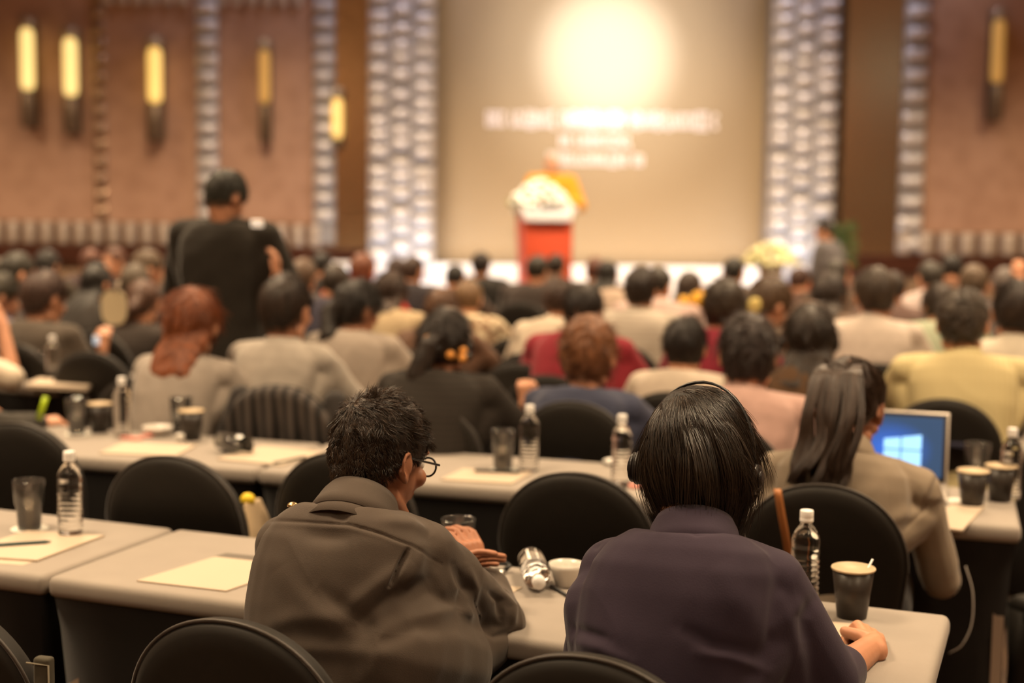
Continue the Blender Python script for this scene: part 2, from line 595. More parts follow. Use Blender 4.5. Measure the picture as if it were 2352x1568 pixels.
PEOPLE = {}
def person(label, px, ytop, w, d, yaw=19, hy=0, hp=14, hr=0, lean=16, hair='short', hc=(.02, .013, .009), top=(.3, .3, .3),
           cut='shirt', sw=1.0, arms='table', skin=None, legs=(.015, .014, .015), key_=None, W=None, standing=False,
           thick=1.0, hairlen=.28, hairside=0, m_top=None, extra=None, eyes=False, group='seated audience', voxel=None,
           wr=None, seat=.46, torso=None, curly=False, head_scale=None, jaw=1.0, sink=0, root_z=0, look=None, name='person'):
    skin = skin or SKIN
    if max(top) > .4 and cut != 'robe': top = tuple(c * .72 for c in top)
    hs = head_scale or max(.92, min(1.16, w * d / FPX / .185))
    T = aty(px, ytop, d)
    yr = math.radians(yaw)
    zh = .92 if standing else seat + .085
    zh += root_z
    vox = voxel or (.0045 if d < 3.2 else .0065 if d < 4.6 else .009 if d < 7 else .012 if d < 10 else .016)
    fine = vox < .006
    a1 = math.radians(lean)
    a0 = a1 * .6
    s0 = V(0, math.sin(a0), math.cos(a0))
    s1 = V(0, math.sin(a1 * 1.35), math.cos(a1 * 1.35))
    hp_ = math.radians(hp)
    Rh = Matrix.Rotation(-math.radians(hy), 3, 'Z') @ Matrix.Rotation(-hp_, 3, 'X') @ Matrix.Rotation(math.radians(hr), 3, 'Y')
    nv = V(0, math.sin(a1 * .9 + .12), math.cos(a1 * .9 + .12))
    topv = nv * .128 * hs + Rh @ V(0, -.01, .128) * hs
    L = (T.z - zh - topv.z) / (s0.z * .5 + s1.z * .5)
    if torso: L = torso
    L = max(.34, min(.68, L))
    hip = V(0, 0, zh)
    mid = hip + s0 * L * .5
    nb = mid + s1 * L * .5
    hd = nb + nv * .128 * hs
    off = nb + topv
    cosy, siny = math.cos(-yr), math.sin(-yr)
    rx_, ry_ = off.x * cosy - off.y * siny, off.x * siny + off.y * cosy
    root = empty(name, (T.x - rx_, T.y - ry_, 0), -yr, label=label, cat='person', group=group)
    M = Matrix.Translation(root.location) @ Matrix.Rotation(-yr, 4, 'Z')
    Mi = M.inverted()
    loc = lambda v: Mi @ Vector(v)
    if abs(off.z - T.z) > .03: print('PERSON z off %.3f L %.2f :: %s' % (off.z - T.z, L, label))
    ax = V(1, 0, 0)
    zs_ = nb.z - .055
    SR = V(.178 * sw, nb.y + .0, zs_)
    SL = V(-.178 * sw, nb.y + .0, zs_)
    W = W or {}
    if 'SR' in W: SR = loc(W['SR'])
    if 'SL' in W: SL = loc(W['SL'])
    if 'nb' in W: nb = loc(W['nb'])
    sax = (SR - SL).normalized()
    if 'head' in W: hd = loc(W['head'])
    l1, l2 = .29, .255
    J = {}
    for sg, S, nme in ((1, SR, 'R'), (-1, SL, 'L')):
        if 'E' + nme in W:
            J[nme] = (loc(W['E' + nme]), loc(W['W' + nme]))
        elif arms == 'table':
            wv = V(sg * .10, nb.y + .30, .80 if not standing else 1.1)
            if wr: wv = V(sg * wr[0], nb.y + wr[1], wr[2])
            J[nme] = ik(S, wv, l1, l2, V(sg * .9, -.15, -.6))
        elif arms == 'lap':
            J[nme] = ik(S, V(sg * .07, .26, .62), l1, l2, V(sg * .8, -.6, -.4))
        elif arms == 'down':
            J[nme] = ik(S, V(sg * (.26), S.y + .02, S.z - .53), l1, l2, V(sg * .2, -1, 0))
        elif arms == 'read':
            J[nme] = ik(S, V(sg * .13, nb.y + .26, nb.z - .24), l1, l2, V(sg * .7, -.25, -.9))
    # ---- skin: one continuous surface
    B = Blob()
    head_blobs(B, hd, Rh, hs, fine, jaw)
    B.cap(nb - V(0, 0, .03), hd + Rh @ V(0, -.03, -.05) * hs, .058, .055)
    up = (nb - hip)
    def torso_rings(g, t0=-.12, t1=1.06, gz=0):
        out = []
        prof = [(-.14, .15, .11), (-.08, .175, .13), (.0, .182, .135), (.2, .165, .122), (.4, .163, .12), (.62, .172, .124), (.78, .176, .12), (.88, .168, .112), (.96, .140, .098), (1.01, .100, .080)]
        for t, a, b in prof:
            if t < t0 or t > t1: continue
            c = hip + s0 * L * min(t, .5) + (nb - mid) * max(0, t - .5) * 2
            k = max(0, min(1, (t - .1) / .7))
            x = ax.lerp(sax, k)
            x.z *= .6
            x.normalize()
            z = (s0 if t < .4 else (nb - mid).normalized())
            y = z.cross(x).normalized()
            c2 = c - y * .010
            out.append((c2, x, y, a * (.86 + .14 * sw if t < .5 else .45 + .55 * sw) * (1 if t > .3 else .96) + g, b + g, .86))
        return out
    B.loft(torso_rings(-.006, t1=.92))
    for sg, S, nme in ((1, SR, 'R'), (-1, SL, 'L')):
        e, wv = J[nme]
        B.cap(nb - V(0, 0, .045), S - V(0, 0, .005), .036, .042)
        B.chain([S, e, wv], [.05, .038, .026])
        f = (wv - e).normalized()
        if nme in ('R', 'L') and ('H' + nme) in W:
            hf, hn, cl, sp, gr = W['H' + nme]
            hf = Mi.to_3x3() @ Vector(hf)
            hn = Mi.to_3x3() @ Vector(hn)
            hand(B, wv, hf, hn, -sg, cl, sp, 1.0, gr)
        else:
            f2 = V(f.x * .6, f.y, max(-.2, f.z * .2)) if not standing else f
            hand(B, wv, f2, V(0, 0, 1) if not standing else V(sg, 0, .2), -sg, (.25, .35, .3), .06, .96)
    legw = .10
    K, A = {}, {}
    for sg in (-1, 1):
        h = hip + V(sg * legw, 0, 0)
        if standing:
            k = V(sg * .11, .02, .50 + root_z)
            a = V(sg * .12, -.01, .09 + root_z)
        else:
            k = hip + V(sg * .12, .43, -.01)
            a = V(sg * .13, .41 + (0), .085 + root_z)
        K[sg], A[sg] = k, a
        B.chain([h, k, a], [.085, .055, .038])
        B.cap(a, a + V(sg * .01, .14, -.045), .034, .026)
    body = B.build('body', skin, root, vox, 3 if fine else 3)
    # ---- trousers and shoes
    B = Blob()
    B.loft(torso_rings(.008, t1=.25))
    for sg in (-1, 1):
        B.chain([hip + V(sg * legw, 0, 0), K[sg], A[sg] + V(0, 0, .01)], [.10, .072, .058])
    B.build('trousers' if cut != 'dress' else 'skirt', cloth(legs), root, max(.012, vox), 3)
    for sg in (-1, 1):
        B = Blob()
        B.cap(A[sg] + V(0, -.02, -.045), A[sg] + V(sg * .01, .15, -.052), .038, .033)
        B.build('shoe', mat('black_shoe_leather', (.015, .012, .01), .4), root, .012, 2)
    # ---- the garment on the upper body
    g = {'shirt': .012, 'tee': .010, 'jacket': .022, 'robe': .02, 'dress': .012, 'sweater': .016, 'hero': .010}[cut]
    B = Blob()
    B.loft(torso_rings(g, t0=-.15 if cut != 'shirt' else -.09))
    for sg, S, nme in ((1, SR, 'R'), (-1, SL, 'L')):
        e, wv = J[nme]
        B.cap(nb + (nb - mid).normalized() * (-.030), S + V(0, 0, .002), .052 + g * .7, .052 + g)
        q0 = hip.lerp(nb, .50) + sax * sg * .10 * sw
        B.cap(q0, S.lerp(e, .18) - V(0, 0, .02), .085 + g, .050 + g)
        B.cap(nb.lerp(hip, .24) + V(0, .02, 0), S.lerp(nb, .30) - V(0, .005, .02), .075, .048 + g)
        if cut == 'tee':
            q = S.lerp(e, .72)
            B.cap(S, q, .052 + g, .052 + g)
        elif 'cuff' + nme in W:
            B.chain([S, e, e.lerp(wv, W['cuff' + nme])], [.054 + g, .047 + g, .041 + g])
        else:
            B.chain([S, e, e.lerp(wv, .93)], [.052 + g, .043 + g, .033 + g * .6])
    axq = (hd + Rh @ V(0, -.02, -.09) * hs - nb).normalized()
    upq = (nb - mid).normalized()
    B.cap(nb - upq * .085 + V(0, .035, 0), nb - upq * .012 + V(0, .012, 0), .084, .068)
    if 'drape' in W:
        for a_, b_, r0, r1 in W['drape']: B.cap(loc(a_), loc(b_), r0, r1)
    gname = {'shirt': 'shirt', 'tee': 'polo_shirt', 'jacket': 'jacket', 'robe': 'robe', 'dress': 'blouse', 'sweater': 'sweater', 'hero': 'shirt'}[cut]
    seed = int(px * 7 + ytop) % 9973 + 10
    amp = {'shirt': .0055, 'tee': .004, 'jacket': .004, 'robe': .007, 'dress': .006, 'sweater': .005, 'hero': .0}[cut]
    post = (W['post'](M) if 'post' in W else wrinkles(seed, amp)) 
    B.build(gname, m_top or cloth(top), root, (.0036 if cut == 'hero' else max(vox, .0048)), max(3, int(2 * (.017 / max(vox, .0048)) ** 2) * (2 if cut == 'hero' else 1)), post)
    axn = ((hd + Rh @ V(0, -.02, -.09) * hs - nb).normalized() * .5 + (nb - mid).normalized() * .5).normalized()
    xa = V(1, 0, 0) - axn * axn.x
    xa.normalize()
    ya = axn.cross(xa)
    if cut in ('shirt', 'jacket', 'hero', 'tee'):
        rr = [(.104, -.06), (.09, -.02), (.078, .0), (.071, .028), (.069, .040), (.072, .042), (.079, .026), (.087, -.004), (.094, -.032)]
        if cut == 'tee': rr = [(.104, -.06), (.088, -.012), (.078, .004), (.073, .022), (.071, .028), (.074, .029), (.080, .016), (.087, -.006), (.093, -.03)]
        if cut == 'jacket': rr = [(.106, -.06), (.094, -.02), (.084, .0), (.078, .018), (.077, .022), (.082, .022), (.092, .008), (.102, -.008)]
        Lf = Blob()
        c0 = nb + V(0, .008, 0) - axn * .014
        Lf.loft([(c0 + axn * h, xa, ya, r, r * .96, 1) for r, h in rr], 36)
        me = bpy.data.meshes.new('collar')
        me.from_pydata(Lf.v, [], Lf.f[:-2])
        co = mesh_obj('collar', me, m_top or cloth(top), root)
        so = co.modifiers.new('s', 'SOLIDIFY')
        so.thickness = .002
    # ---- hair
    if hair != 'bald':
        B = Blob()
        style = {'short': 'short', 'bob': 'bob', 'long': 'bob', 'ponytail': 'pulled', 'bun': 'pulled', 'hero1': 'short', 'hero2': 'bob', 'hero3': 'pulled'}[hair]
        hair_shell(B, hd, Rh, hs, style, thick)
        Hh = lambda x, y, z: hd + Rh @ (V(x, y, z) * hs)
        bk = V(0, -1, 0)
        if hair == 'long':
            base = nb - V(0, .10, 0)
            cs = [Hh(0, -.03, .03), Hh(0, -.045, -.05), (Hh(0, -.06, -.13) + base + V(0, 0, .06)) / 2, base + V(hairside * .03, -.035, -.03), base + V(hairside * .06, -.05, -.03 - hairlen * .5), base + V(hairside * .08, -.045, -.03 - hairlen)]
            ws = [.07, .088, .092, .085, .062, .018]
            ds = [.06, .06, .055, .035, .026, .012]
            B.loft([(c, ax, V(0, 1, 0), a * hs, b * hs, .9) for c, a, b in zip(cs, ws, ds)])
        if hair == 'ponytail':
            base = nb - V(0, .06, 0)
            B.chain([Hh(0, -.10, .0), Hh(hairside * .02, -.125, -.04), base + V(hairside * .04, -.05, .02), base + V(hairside * .06, -.05, -hairlen * .6), base + V(hairside * .07, -.04, -hairlen)], [.03, .036, .042, .036, .012])
        if hair == 'bun':
            B.ell(Hh(hairside * .03, -.125, -.03), (.045 * hs, .04 * hs, .042 * hs))
        m = hair_mat(hc)
        B.build('hair', m, root, max(vox, .005), 2, locks(seed + 5, .009 if curly else .0065, 120 if curly else 95, curly))
    if eyes:
        for sg in (-1, 1):
            Bm = bmesh.new()
            bmesh.ops.create_uvsphere(Bm, u_segments=14, v_segments=10, radius=.0118 * hs)
            e = from_bm('eye', Bm, mat('eye_white', (.7, .66, .6), .2), root)
            e.location = hd + Rh @ (V(sg * .032, .079, -.004) * hs)
    PEOPLE[key_ or label] = dict(root=root, M=M, head=M @ hd, Rh=M.to_3x3() @ Rh, hs=hs, nb=M @ nb, SR=M @ SR, SL=M @ SL, J={k: (M @ a, M @ b) for k, (a, b) in J.items()}, hip=M @ hip)
    if d < 8 and hair in ('short', 'bob', 'long', 'ponytail'):
        MID.append((key_ or label, style, hc, int(seed), curly, hair))
    return root
MID = []
def strands(name, paths, radius, m, parent, taper=.25):
    # paths: (n, k, 3) array; each strand a three-sided tube
    P = np.asarray(paths, np.float64)
    n, k, _ = P.shape
    t = np.gradient(P, axis=1)
    t /= np.linalg.norm(t, axis=2, keepdims=True) + 1e-9
    ref = np.array([.3, .9, .2])
    a = np.cross(t, ref)
    a /= np.linalg.norm(a, axis=2, keepdims=True) + 1e-9
    b = np.cross(t, a)
    prof = (1 - (1 - taper) * np.linspace(0, 1, k) ** 2)[None, :, None] * radius
    vs = np.stack([P + prof * (a * math.cos(q) + b * math.sin(q)) for q in (0, 2.094, 4.189)], 2)      # n,k,3,3
    idx = np.arange(n * k * 3).reshape(n, k, 3)
    q0 = idx[:, :-1, :]
    q1 = idx[:, 1:, :]
    faces = np.stack([q0, np.roll(q0, -1, 2), np.roll(q1, -1, 2), q1], 3).reshape(-1, 4)
    me = bpy.data.meshes.new(name)
    nv, nf = n * k * 3, len(faces)
    me.vertices.add(nv)
    me.vertices.foreach_set('co', vs.reshape(-1).astype(np.float32))
    me.loops.add(nf * 4)
    me.loops.foreach_set('vertex_index', faces.reshape(-1).astype(np.int32))
    me.polygons.add(nf)
    me.polygons.foreach_set('loop_start', (np.arange(nf) * 4).astype(np.int32))
    me.polygons.foreach_set('loop_total', np.full(nf, 4, np.int32))
    me.update()
    me.validate()
    return mesh_obj(name, me, m, parent)
def strand_mat(name, dark, light, rough=.32):
    if name in MATS: return MATS[name]
    m, nt, b = nodes_of(name)
    g = nt.nodes.new('ShaderNodeNewGeometry')
    r = nt.nodes.new('ShaderNodeValToRGB')
    r.color_ramp.elements[0].color = (*dark, 1)
    r.color_ramp.elements[1].color = (*light, 1)
    r.color_ramp.elements[1].position = .9
    nt.links.new(g.outputs['Random Per Island'], r.inputs[0])
    nt.links.new(r.outputs[0], b.inputs['Base Color'])
    b.inputs['Roughness'].default_value = rough
    b.inputs['Specular IOR Level'].default_value = .55
    MATS[name] = m
    return m
def scalp_points(rng, n, style, zmin=-.12, margin=0):
    ys, zs = HAIRLINE[style]
    out = []
    while len(out) < n:
        v = rng.normal(size=(n, 3))
        v /= np.linalg.norm(v, axis=1, keepdims=True)
        p = v * np.array([.084, .103, .103])
        p[:, 2] = np.where(v[:, 2] > 0, v[:, 2] * .103, v[:, 2] * .122)
        lim = np.interp(p[:, 1] - .01, ys, zs) - .02 + margin
        out += [tuple(q) for q in p[(p[:, 2] > lim) & (p[:, 2] > zmin)]]
    return np.array(out[:n])
def comb_hair(info, name, m, parent, style, n, k, length, flow, lift, grav, curl, seed, radius, whorl=(0, -.05, .09), jitter=.15, sub=None, inward=0):
    # strands grow on the scalp ellipsoid, follow the flow away from the whorl and are kept outside the head
    rng = np.random.default_rng(seed)
    p = scalp_points(rng, n, style, margin=.004)
    if sub is not None: p = p[sub(p)]
    n = len(p)
    R3 = np.array([.084, .103, .103])
    wh = np.array(whorl)
    Ls = length(p) * rng.uniform(.75, 1.1, n)
    step = (Ls / (k - 1))[:, None]
    path = [p.copy()]
    jit = rng.normal(size=(n, 3)) * jitter
    # neighbouring strands share a lock: quantised noise
    cell = np.floor(p / .016).astype(int)
    h = (cell[:, 0] * 73856093 ^ cell[:, 1] * 19349663 ^ cell[:, 2] * 83492791) % 9973
    lock = np.random.default_rng(seed + 1).normal(size=(9973, 3))[h] * curl
    Rw = np.array(info['Rh'])
    down = Rw.T @ np.array([0, 0, -1.0])
    d = None
    for i in range(1, k):
        nr = p / R3 ** 2
        nr /= np.linalg.norm(nr, axis=1, keepdims=True)
        away = flow(p, wh, nr)
        t = i / (k - 1)
        tgt = away * (1 - grav * t) + down * grav * t + nr * lift * (1 - .7 * t) + jit + lock
        if inward: tgt = tgt - np.array([1, 1, 0]) * p / np.linalg.norm(p[:, :2], axis=1, keepdims=True) * inward * np.clip(-(p[:, 2:] + .01) / .06, 0, 1)
        tgt = tgt - nr * np.minimum(0, (tgt * nr).sum(1, keepdims=True)) * .9
        tgt /= np.linalg.norm(tgt, axis=1, keepdims=True)
        d = tgt if d is None else d * .55 + tgt * .45
        d /= np.linalg.norm(d, axis=1, keepdims=True)
        p = p + d * step
        rr = R3.copy()
        q = p / rr
        q[:, 2] = np.where(p[:, 2] < 0, np.maximum(p[:, 2], -.13) / .145, q[:, 2])
        e = np.linalg.norm(q, axis=1)
        push = np.where(e < 1.02, 1.02 / e, 1)[:, None]
        p[:, :2] *= push
        p[:, 2:] = np.where(p[:, 2:] > 0, p[:, 2:] * push, p[:, 2:])
        path.append(p.copy())
    P = np.stack(path, 1) + np.array([0, -.010, .022])
    P *= info['hs']
    Wp = P @ Rw.T + np.array(info['head'])
    Mi = np.array(info['M'].inverted())
    Lp = Wp @ Mi[:3, :3].T + Mi[:3, 3]
    return strands(name, Lp, radius, m, parent)
def flow_away(p, wh, nr):
    v = p - wh
    v = v - nr * (v * nr).sum(1, keepdims=True)
    return v / (np.linalg.norm(v, axis=1, keepdims=True) + 1e-6)

def mid_hair():
    for k_, style, hc_, seed, curly, kind in MID:
        ln = {'short': .030, 'bob': .055, 'long': .075, 'ponytail': .07}[kind]
        lo = tuple(c * .5 for c in hc_)
        hi = tuple(min(1, c * 2.1) for c in hc_)
        comb_hair(PEOPLE[k_], 'hair_strand', strand_mat('strands_' + key(hc_), lo, hi, .42), PEOPLE[k_]['root'], style, 2600, 6, lambda p: np.full(len(p), ln), flow_away,
                  .10 if kind != 'short' else .18, .35, .45 if curly else .2, seed, .0011, whorl=((seed % 5 - 2) * .012, -.06, .085), jitter=.12, inward=.3)

# ------------------------------------------------------------------ the room
def struct(name, bm_or_obj, m=None, smooth=False):
    o = from_bm(name, bm_or_obj, m, None, smooth) if isinstance(bm_or_obj, bmesh.types.BMesh) else bm_or_obj
    return setp(o, kind='structure')
def wall_mat():
    m, nt, b = nodes_of('patterned_wall_fabric')
    N, L = nt.nodes, nt.links
    tc = N.new('ShaderNodeTexCoord')
    n1 = N.new('ShaderNodeTexNoise'); n1.inputs['Scale'].default_value = .55; n1.inputs['Detail'].default_value = 2
    v = N.new('ShaderNodeTexVoronoi'); v.inputs['Scale'].default_value = 5.5; v.feature = 'SMOOTH_F1'
    mx = N.new('ShaderNodeMixRGB'); mx.inputs[1].default_value = (.42, .235, .155, 1); mx.inputs[2].default_value = (.52, .335, .25, 1)
    m2 = N.new('ShaderNodeMixRGB'); m2.blend_type = 'MULTIPLY'; m2.inputs[0].default_value = .55
    r = N.new('ShaderNodeValToRGB'); r.color_ramp.elements[0].color = (.72, .66, .62, 1); r.color_ramp.elements[0].position = .15; r.color_ramp.elements[1].position = .6
    L.new(tc.outputs['Object'], n1.inputs[0]); L.new(tc.outputs['Object'], v.inputs[0])
    L.new(n1.outputs['Fac'], mx.inputs[0]); L.new(v.outputs['Distance'], r.inputs[0])
    L.new(mx.outputs[0], m2.inputs[1]); L.new(r.outputs[0], m2.inputs[2]); L.new(m2.outputs[0], b.inputs['Base Color'])
    b.inputs['Roughness'].default_value = .6
    return m
M_WALL = wall_mat()
M_PLAIN = mat('tan_plaster', (.30, .20, .13), .8, var=.06, vscale=2)
M_CEIL = mat('cream_ceiling', (.62, .54, .44), .9)
M_CARPET = spotted('brown_carpet', (.062, .036, .022), (.10, .058, .034), 5, .2, .8)
M_SCREEN = mat('beige_screen_cloth', (.42, .325, .215), .9)
M_MIRROR = mat('bronze_mirror', (.66, .50, .32), .2, metal=1)
M_WHITEP = mat('white_stage_cloth', (.85, .85, .88), .7)
RX = 12.5
RB = -10
struct('floor', box_bm(2 * RX, WY - RB, .1, (0, (WY + RB) / 2, -.05)), M_CARPET)
struct('ceiling', box_bm(2 * RX, WY - RB, .1, (0, (WY + RB) / 2, CEIL + .05)), M_CEIL)
struct('wall_left', box_bm(.2, WY - RB, CEIL, (-RX - .1, (WY + RB) / 2, CEIL / 2)), M_WALL)
struct('wall_right', box_bm(.2, WY - RB, CEIL, (RX + .1, (WY + RB) / 2, CEIL / 2)), M_WALL)
struct('wall_back', box_bm(2 * RX, .2, CEIL, (0, RB - .1, CEIL / 2)), M_WALL)
struct('wall_front', box_bm(2 * RX, .2, CEIL, (0, WY + .1, CEIL / 2)), M_WALL)
PX = lambda x, Y=WY, y=300: aty(x, y, Y).x
Z_RAIL0, Z_RAIL1, Z_DADO = .84, 1.055, 1.325
TR = [0]
def trim(bm, m, smooth=False):
    TR[0] += 1
    return struct('trim_%d' % TR[0], bm, m, smooth)
XL, XP1, XP2, XPR1, XPR2 = PX(770), PX(848), PX(1000), PX(1764), PX(1922)
for x0, x1 in ((-RX, XP1), (XPR2, RX)):
    trim(box_bm(x1 - x0, .10, Z_RAIL1 - Z_RAIL0, ((x0 + x1) / 2, WY - .05, (Z_RAIL0 + Z_RAIL1) / 2), .01), M_WOOD)
    trim(box_bm(x1 - x0, .04, Z_RAIL0, ((x0 + x1) / 2, WY - .02, Z_RAIL0 / 2)), M_PLAIN)
def ribs(x0, x1, z0, z1, pitch, fill, depth, y=WY):       # upright rounded ribs in a band: wall moulding
    bm = bmesh.new()
    x = x0
    while x + pitch * fill < x1:
        box_bm(pitch * fill, depth, z1 - z0 - .02, (x + pitch * fill / 2, y - depth / 2, (z0 + z1) / 2), min(pitch * fill, depth) * .3, 2, bm)
        x += pitch
    return bm
M_RIB = mat('pale_rib_moulding', (.58, .50, .44), .3, metal=.25)
trim(box_bm(XL + RX, .05, Z_DADO - Z_RAIL1, ((-RX + XL) / 2, WY - .025, (Z_DADO + Z_RAIL1) / 2)), mat('brown_band', (.20, .12, .08), .6))
trim(ribs(-RX, XL, Z_RAIL1, Z_DADO, .192, .55, .075, WY - .045), M_RIB, True)
trim(box_bm(RX - PX(2062), .05, Z_DADO - Z_RAIL1, ((RX + PX(2062)) / 2, WY - .025, (Z_DADO + Z_RAIL1) / 2)), mat('brown_band', (.20, .12, .08), .6))
trim(ribs(PX(2068), RX, Z_RAIL1, Z_DADO, .238, .62, .075, WY - .045), M_RIB, True)
ztop = aty(480, 16, WY).z
trim(ribs(PX(240), PX(452), ztop, ztop + .3, .17, .7, .075), M_RIB, True)
trim(ribs(PX(505), PX(725), ztop, ztop + .3, .17, .55, .075), M_RIB, True)
# a bulging tile relief: one column surface
def relief(x0, x1, z0, z1, ncol, pitch, y, depth, seed, stagger=.5, wob=.25, fillz=.5):
    rng = random.Random(seed)
    bm = bmesh.new()
    cw = (x1 - x0) / ncol
    nz = int((z1 - z0) / pitch)
    for c in range(ncol):
        ph = (c % 2) * stagger * pitch
        cx = x0 + cw * (c + .5)
        for i in range(-1, nz + 1):
            h = pitch * (1 + 0 * wob)
            zc = z0 + ph + (i + .5) * pitch + rng.uniform(-wob, wob) * pitch * .35
            if zc - pitch * .5 < z0 or zc + pitch * .5 > z1: continue
            dp = depth * rng.uniform(.65, 1.2)
            rows = []
            for a in range(7):
                u = -1 + 2 * a / 6
                row = []
                for b in range(7):
                    v = -1 + 2 * b / 6
                    dd = dp * max(0, 1 - abs(u) ** 3) ** .5 * max(0, 1 - abs(v) ** 2.2) ** .5
                    row.append(bm.verts.new((cx + u * cw * .5, y - dd, zc + v * pitch * fillz)))
                rows.append(row)
            for a in range(6):
                for b in range(6):
                    bm.faces.new((rows[a][b], rows[a + 1][b], rows[a + 1][b + 1], rows[a][b + 1]))
    return bm
HS = CEIL - .01
def column(x0, x1, seed, y=15.95):
    trim(box_bm(x1 - x0, WY - y, HS, ((x0 + x1) / 2, (y + WY) / 2, HS / 2)), mat('column_core', (.32, .31, .33), .6))
    o = trim(relief(x0, x1, .55, HS, 3, .185, y, .12, seed, .5, .45, .46), M_SILVER, True)
    return o
cw = .06
column(PX(846, 15.95), PX(998, 15.95), 3)
column(PX(1768, 15.95), PX(1922, 15.95), 5)
for a, b, n, p, sd in ((455, 503, 1, .193, 1), (722, 771, 1, .196, 2), (2066, 2122, 1, .238, 4)):
    xa, xb = PX(a), PX(b)
    trim(box_bm(xb - xa, .06, HS - 1.1, ((xa + xb) / 2, WY - .03, 1.1 + (HS - 1.1) / 2)), mat('column_core', (.32, .31, .33), .6))
    trim(relief(xa, xb, Z_DADO if a < 2000 else Z_RAIL1, HS, 1, p, WY - .06, .085, sd, 0, 0, .36 if a != 722 else .33), M_SILVER, True)
trim(relief(PX(216), PX(245), Z_DADO, HS, 1, .19, WY - .01, .05, 9, 0, 0, .4), mat('bronze_bead', (.40, .27, .18), .25, metal=.6), True)
# dark bronze mirrors beside the columns
for a, b in ((771, 848), (1924, 2066)):
    xa, xb = PX(a), PX(b)
    trim(box_bm(xb - xa, .03, HS - Z_RAIL1, ((xa + xb) / 2, WY - .03, Z_RAIL1 + (HS - Z_RAIL1) / 2)), M_MIRROR)
xa = PX(1925)
trim(box_bm(.05, .12, HS - .6, (xa, WY - .12, .6 + (HS - .6) / 2)), mat('dark_bronze_frame', (.10, .07, .04), .35, metal=.6))
# screen, plinth and stage
SX0, SX1 = PX(996), PX(1772)
scr_z0 = aty(1380, 606, WY).z
scr = empty('projection_screen', ((SX0 + SX1) / 2, WY - .06, scr_z0), label='huge beige screen behind the podium with a bright beam and pale text', cat='screen')
W_ = SX1 - SX0
box('screen_cloth', W_, .05, CEIL - scr_z0 - .3, (0, 0, (CEIL - scr_z0 - .3) / 2), M_SCREEN, scr)
M_SLIDE = mat('slide_lettering', (.85, .76, .72), .6, emit=(1, .84, .80), estr=.34)
def text_line(x0, x1, y0, y1, rows, seed):
    rng = random.Random(seed)
    a, b = aty(x0, y0, WY - .09), aty(x1, y1, WY - .09)
    bm = bmesh.new()
    rh = (a.z - b.z) / rows
    for r_ in range(rows):
        x = a.x
        zc = a.z - rh * (r_ + .5)
        while x < b.x:
            w = rng.uniform(.035, .06)
            hh = rh * rng.choice((.8, .8, 1.0))
            box_bm(w, .008, hh * .30, (x + w / 2, 0, zc - hh * .38), bm=bm)
            box_bm(w * .4, .008, hh, (x + w * .2, 0, zc), bm=bm)
            if rng.random() < .6: box_bm(w * .3, .008, hh * .8, (x + w * .85, 0, zc), bm=bm)
            if rng.random() < .6: box_bm(w, .008, hh * .22, (x + w / 2, 0, zc + hh * .36), bm=bm)
            x += w + .010 + (.05 if rng.random() < .14 else 0)
    o = from_bm('slide_text', bm, M_SLIDE, None, False)
    o.parent = scr
    o.matrix_parent_inverse = Matrix.Identity(4)
    o.location = (-scr.location.x, -.032, -scr.location.z)
    return o
text_line(1117, 1640, 250, 300, 1, 1)
text_line(1285, 1445, 306, 340, 1, 2)
text_line(1258, 1470, 347, 384, 1, 3)
STZ = .42
stage = box('stage_platform', 8.6, 2.6, STZ, (.9, 15.0, STZ / 2), mat('stage_dark_carpet', (.10, .06, .04), .8))
setp(stage, 'low dark stage platform under the podium and screen', 'stage')
pl = box('white_plinth', PX(1772) - PX(690), .35, scr_z0 - STZ, ((PX(1772) + PX(690)) / 2, WY - .32, (scr_z0 + STZ) / 2), M_WHITEP, None, .02)
setp(pl, 'long white draped plinth running along the foot of the screen', 'plinth')
area('plinth_light', (1.0, 15.5, 1.15), 4.4, 11, (.86, .93, 1), (math.radians(55), 0, 0), .1)
# grazing lamps of the silver columns
for xx in ((PX(846, 15.95) + PX(998, 15.95)) / 2, (PX(1768, 15.95) + PX(1922, 15.95)) / 2):
    area("column_uplight", (xx, 15.2, .62), .5, 11, (.92, .95, 1), (math.radians(148), 0, 0), .2)
    area('column_downlight', (xx, 15.1, 5.3), .5, 22, (.93, .88, 1), (math.radians(20), 0, 0), .2)
for xx in (PX(480), PX(2095)):
    area('strip_downlight', (xx, 15.8, 5.2), .25, 8, (.90, .88, 1), (math.radians(8), 0, 0), .2)
# ceiling lamps
for gx in (-7.5, -2.5, 2.5, 7.5):
    for gy in (-6, -1.5, 3.2, 8, 12.4):
        o = empty('ceiling_light', (gx, gy, CEIL), label='square recessed ceiling panel light above the audience', cat='ceiling light', group='ceiling panel lights over the hall')
        bm = box_bm(1.7, 1.7, .05, (0, 0, -.02))
        from_bm('housing', bm, mat('white_housing', (.8, .76, .7), .6), o, False)
# unseen glowing balls added behind the camera to show as dots in the bronze mirrors
def mirror_glow_ball(x, y, r, col, strength, behind=25.5):
    d = ray(x, y)
    p = CAM + d * ((WY - .05 + behind) / d.y)
    p = Vector((p.x, WY - .05 - behind, min(CEIL - .03, p.z)))
    bm = bmesh.new()
    bmesh.ops.create_uvsphere(bm, u_segments=16, v_segments=10, radius=r)
    for v in bm.verts: v.co += p
    return trim(bm, mat('mirror_glow_' + key(col), col, .5, emit=col, estr=strength), True)
mirror_glow_ball(2053, 165, .10, (.9, 1, .95), 60, 25.2)
mirror_glow_ball(2003, 440, .10, (.75, 1, .85), 8, 26.1)
mirror_glow_ball(2035, 441, .10, (1, .85, .6), 8, 26.1)
mirror_glow_ball(770, 205, .07, (1, .7, .25), 25, 25.0)
mirror_glow_ball(818, 222, .07, (1, .85, .2), 6, 25.0)

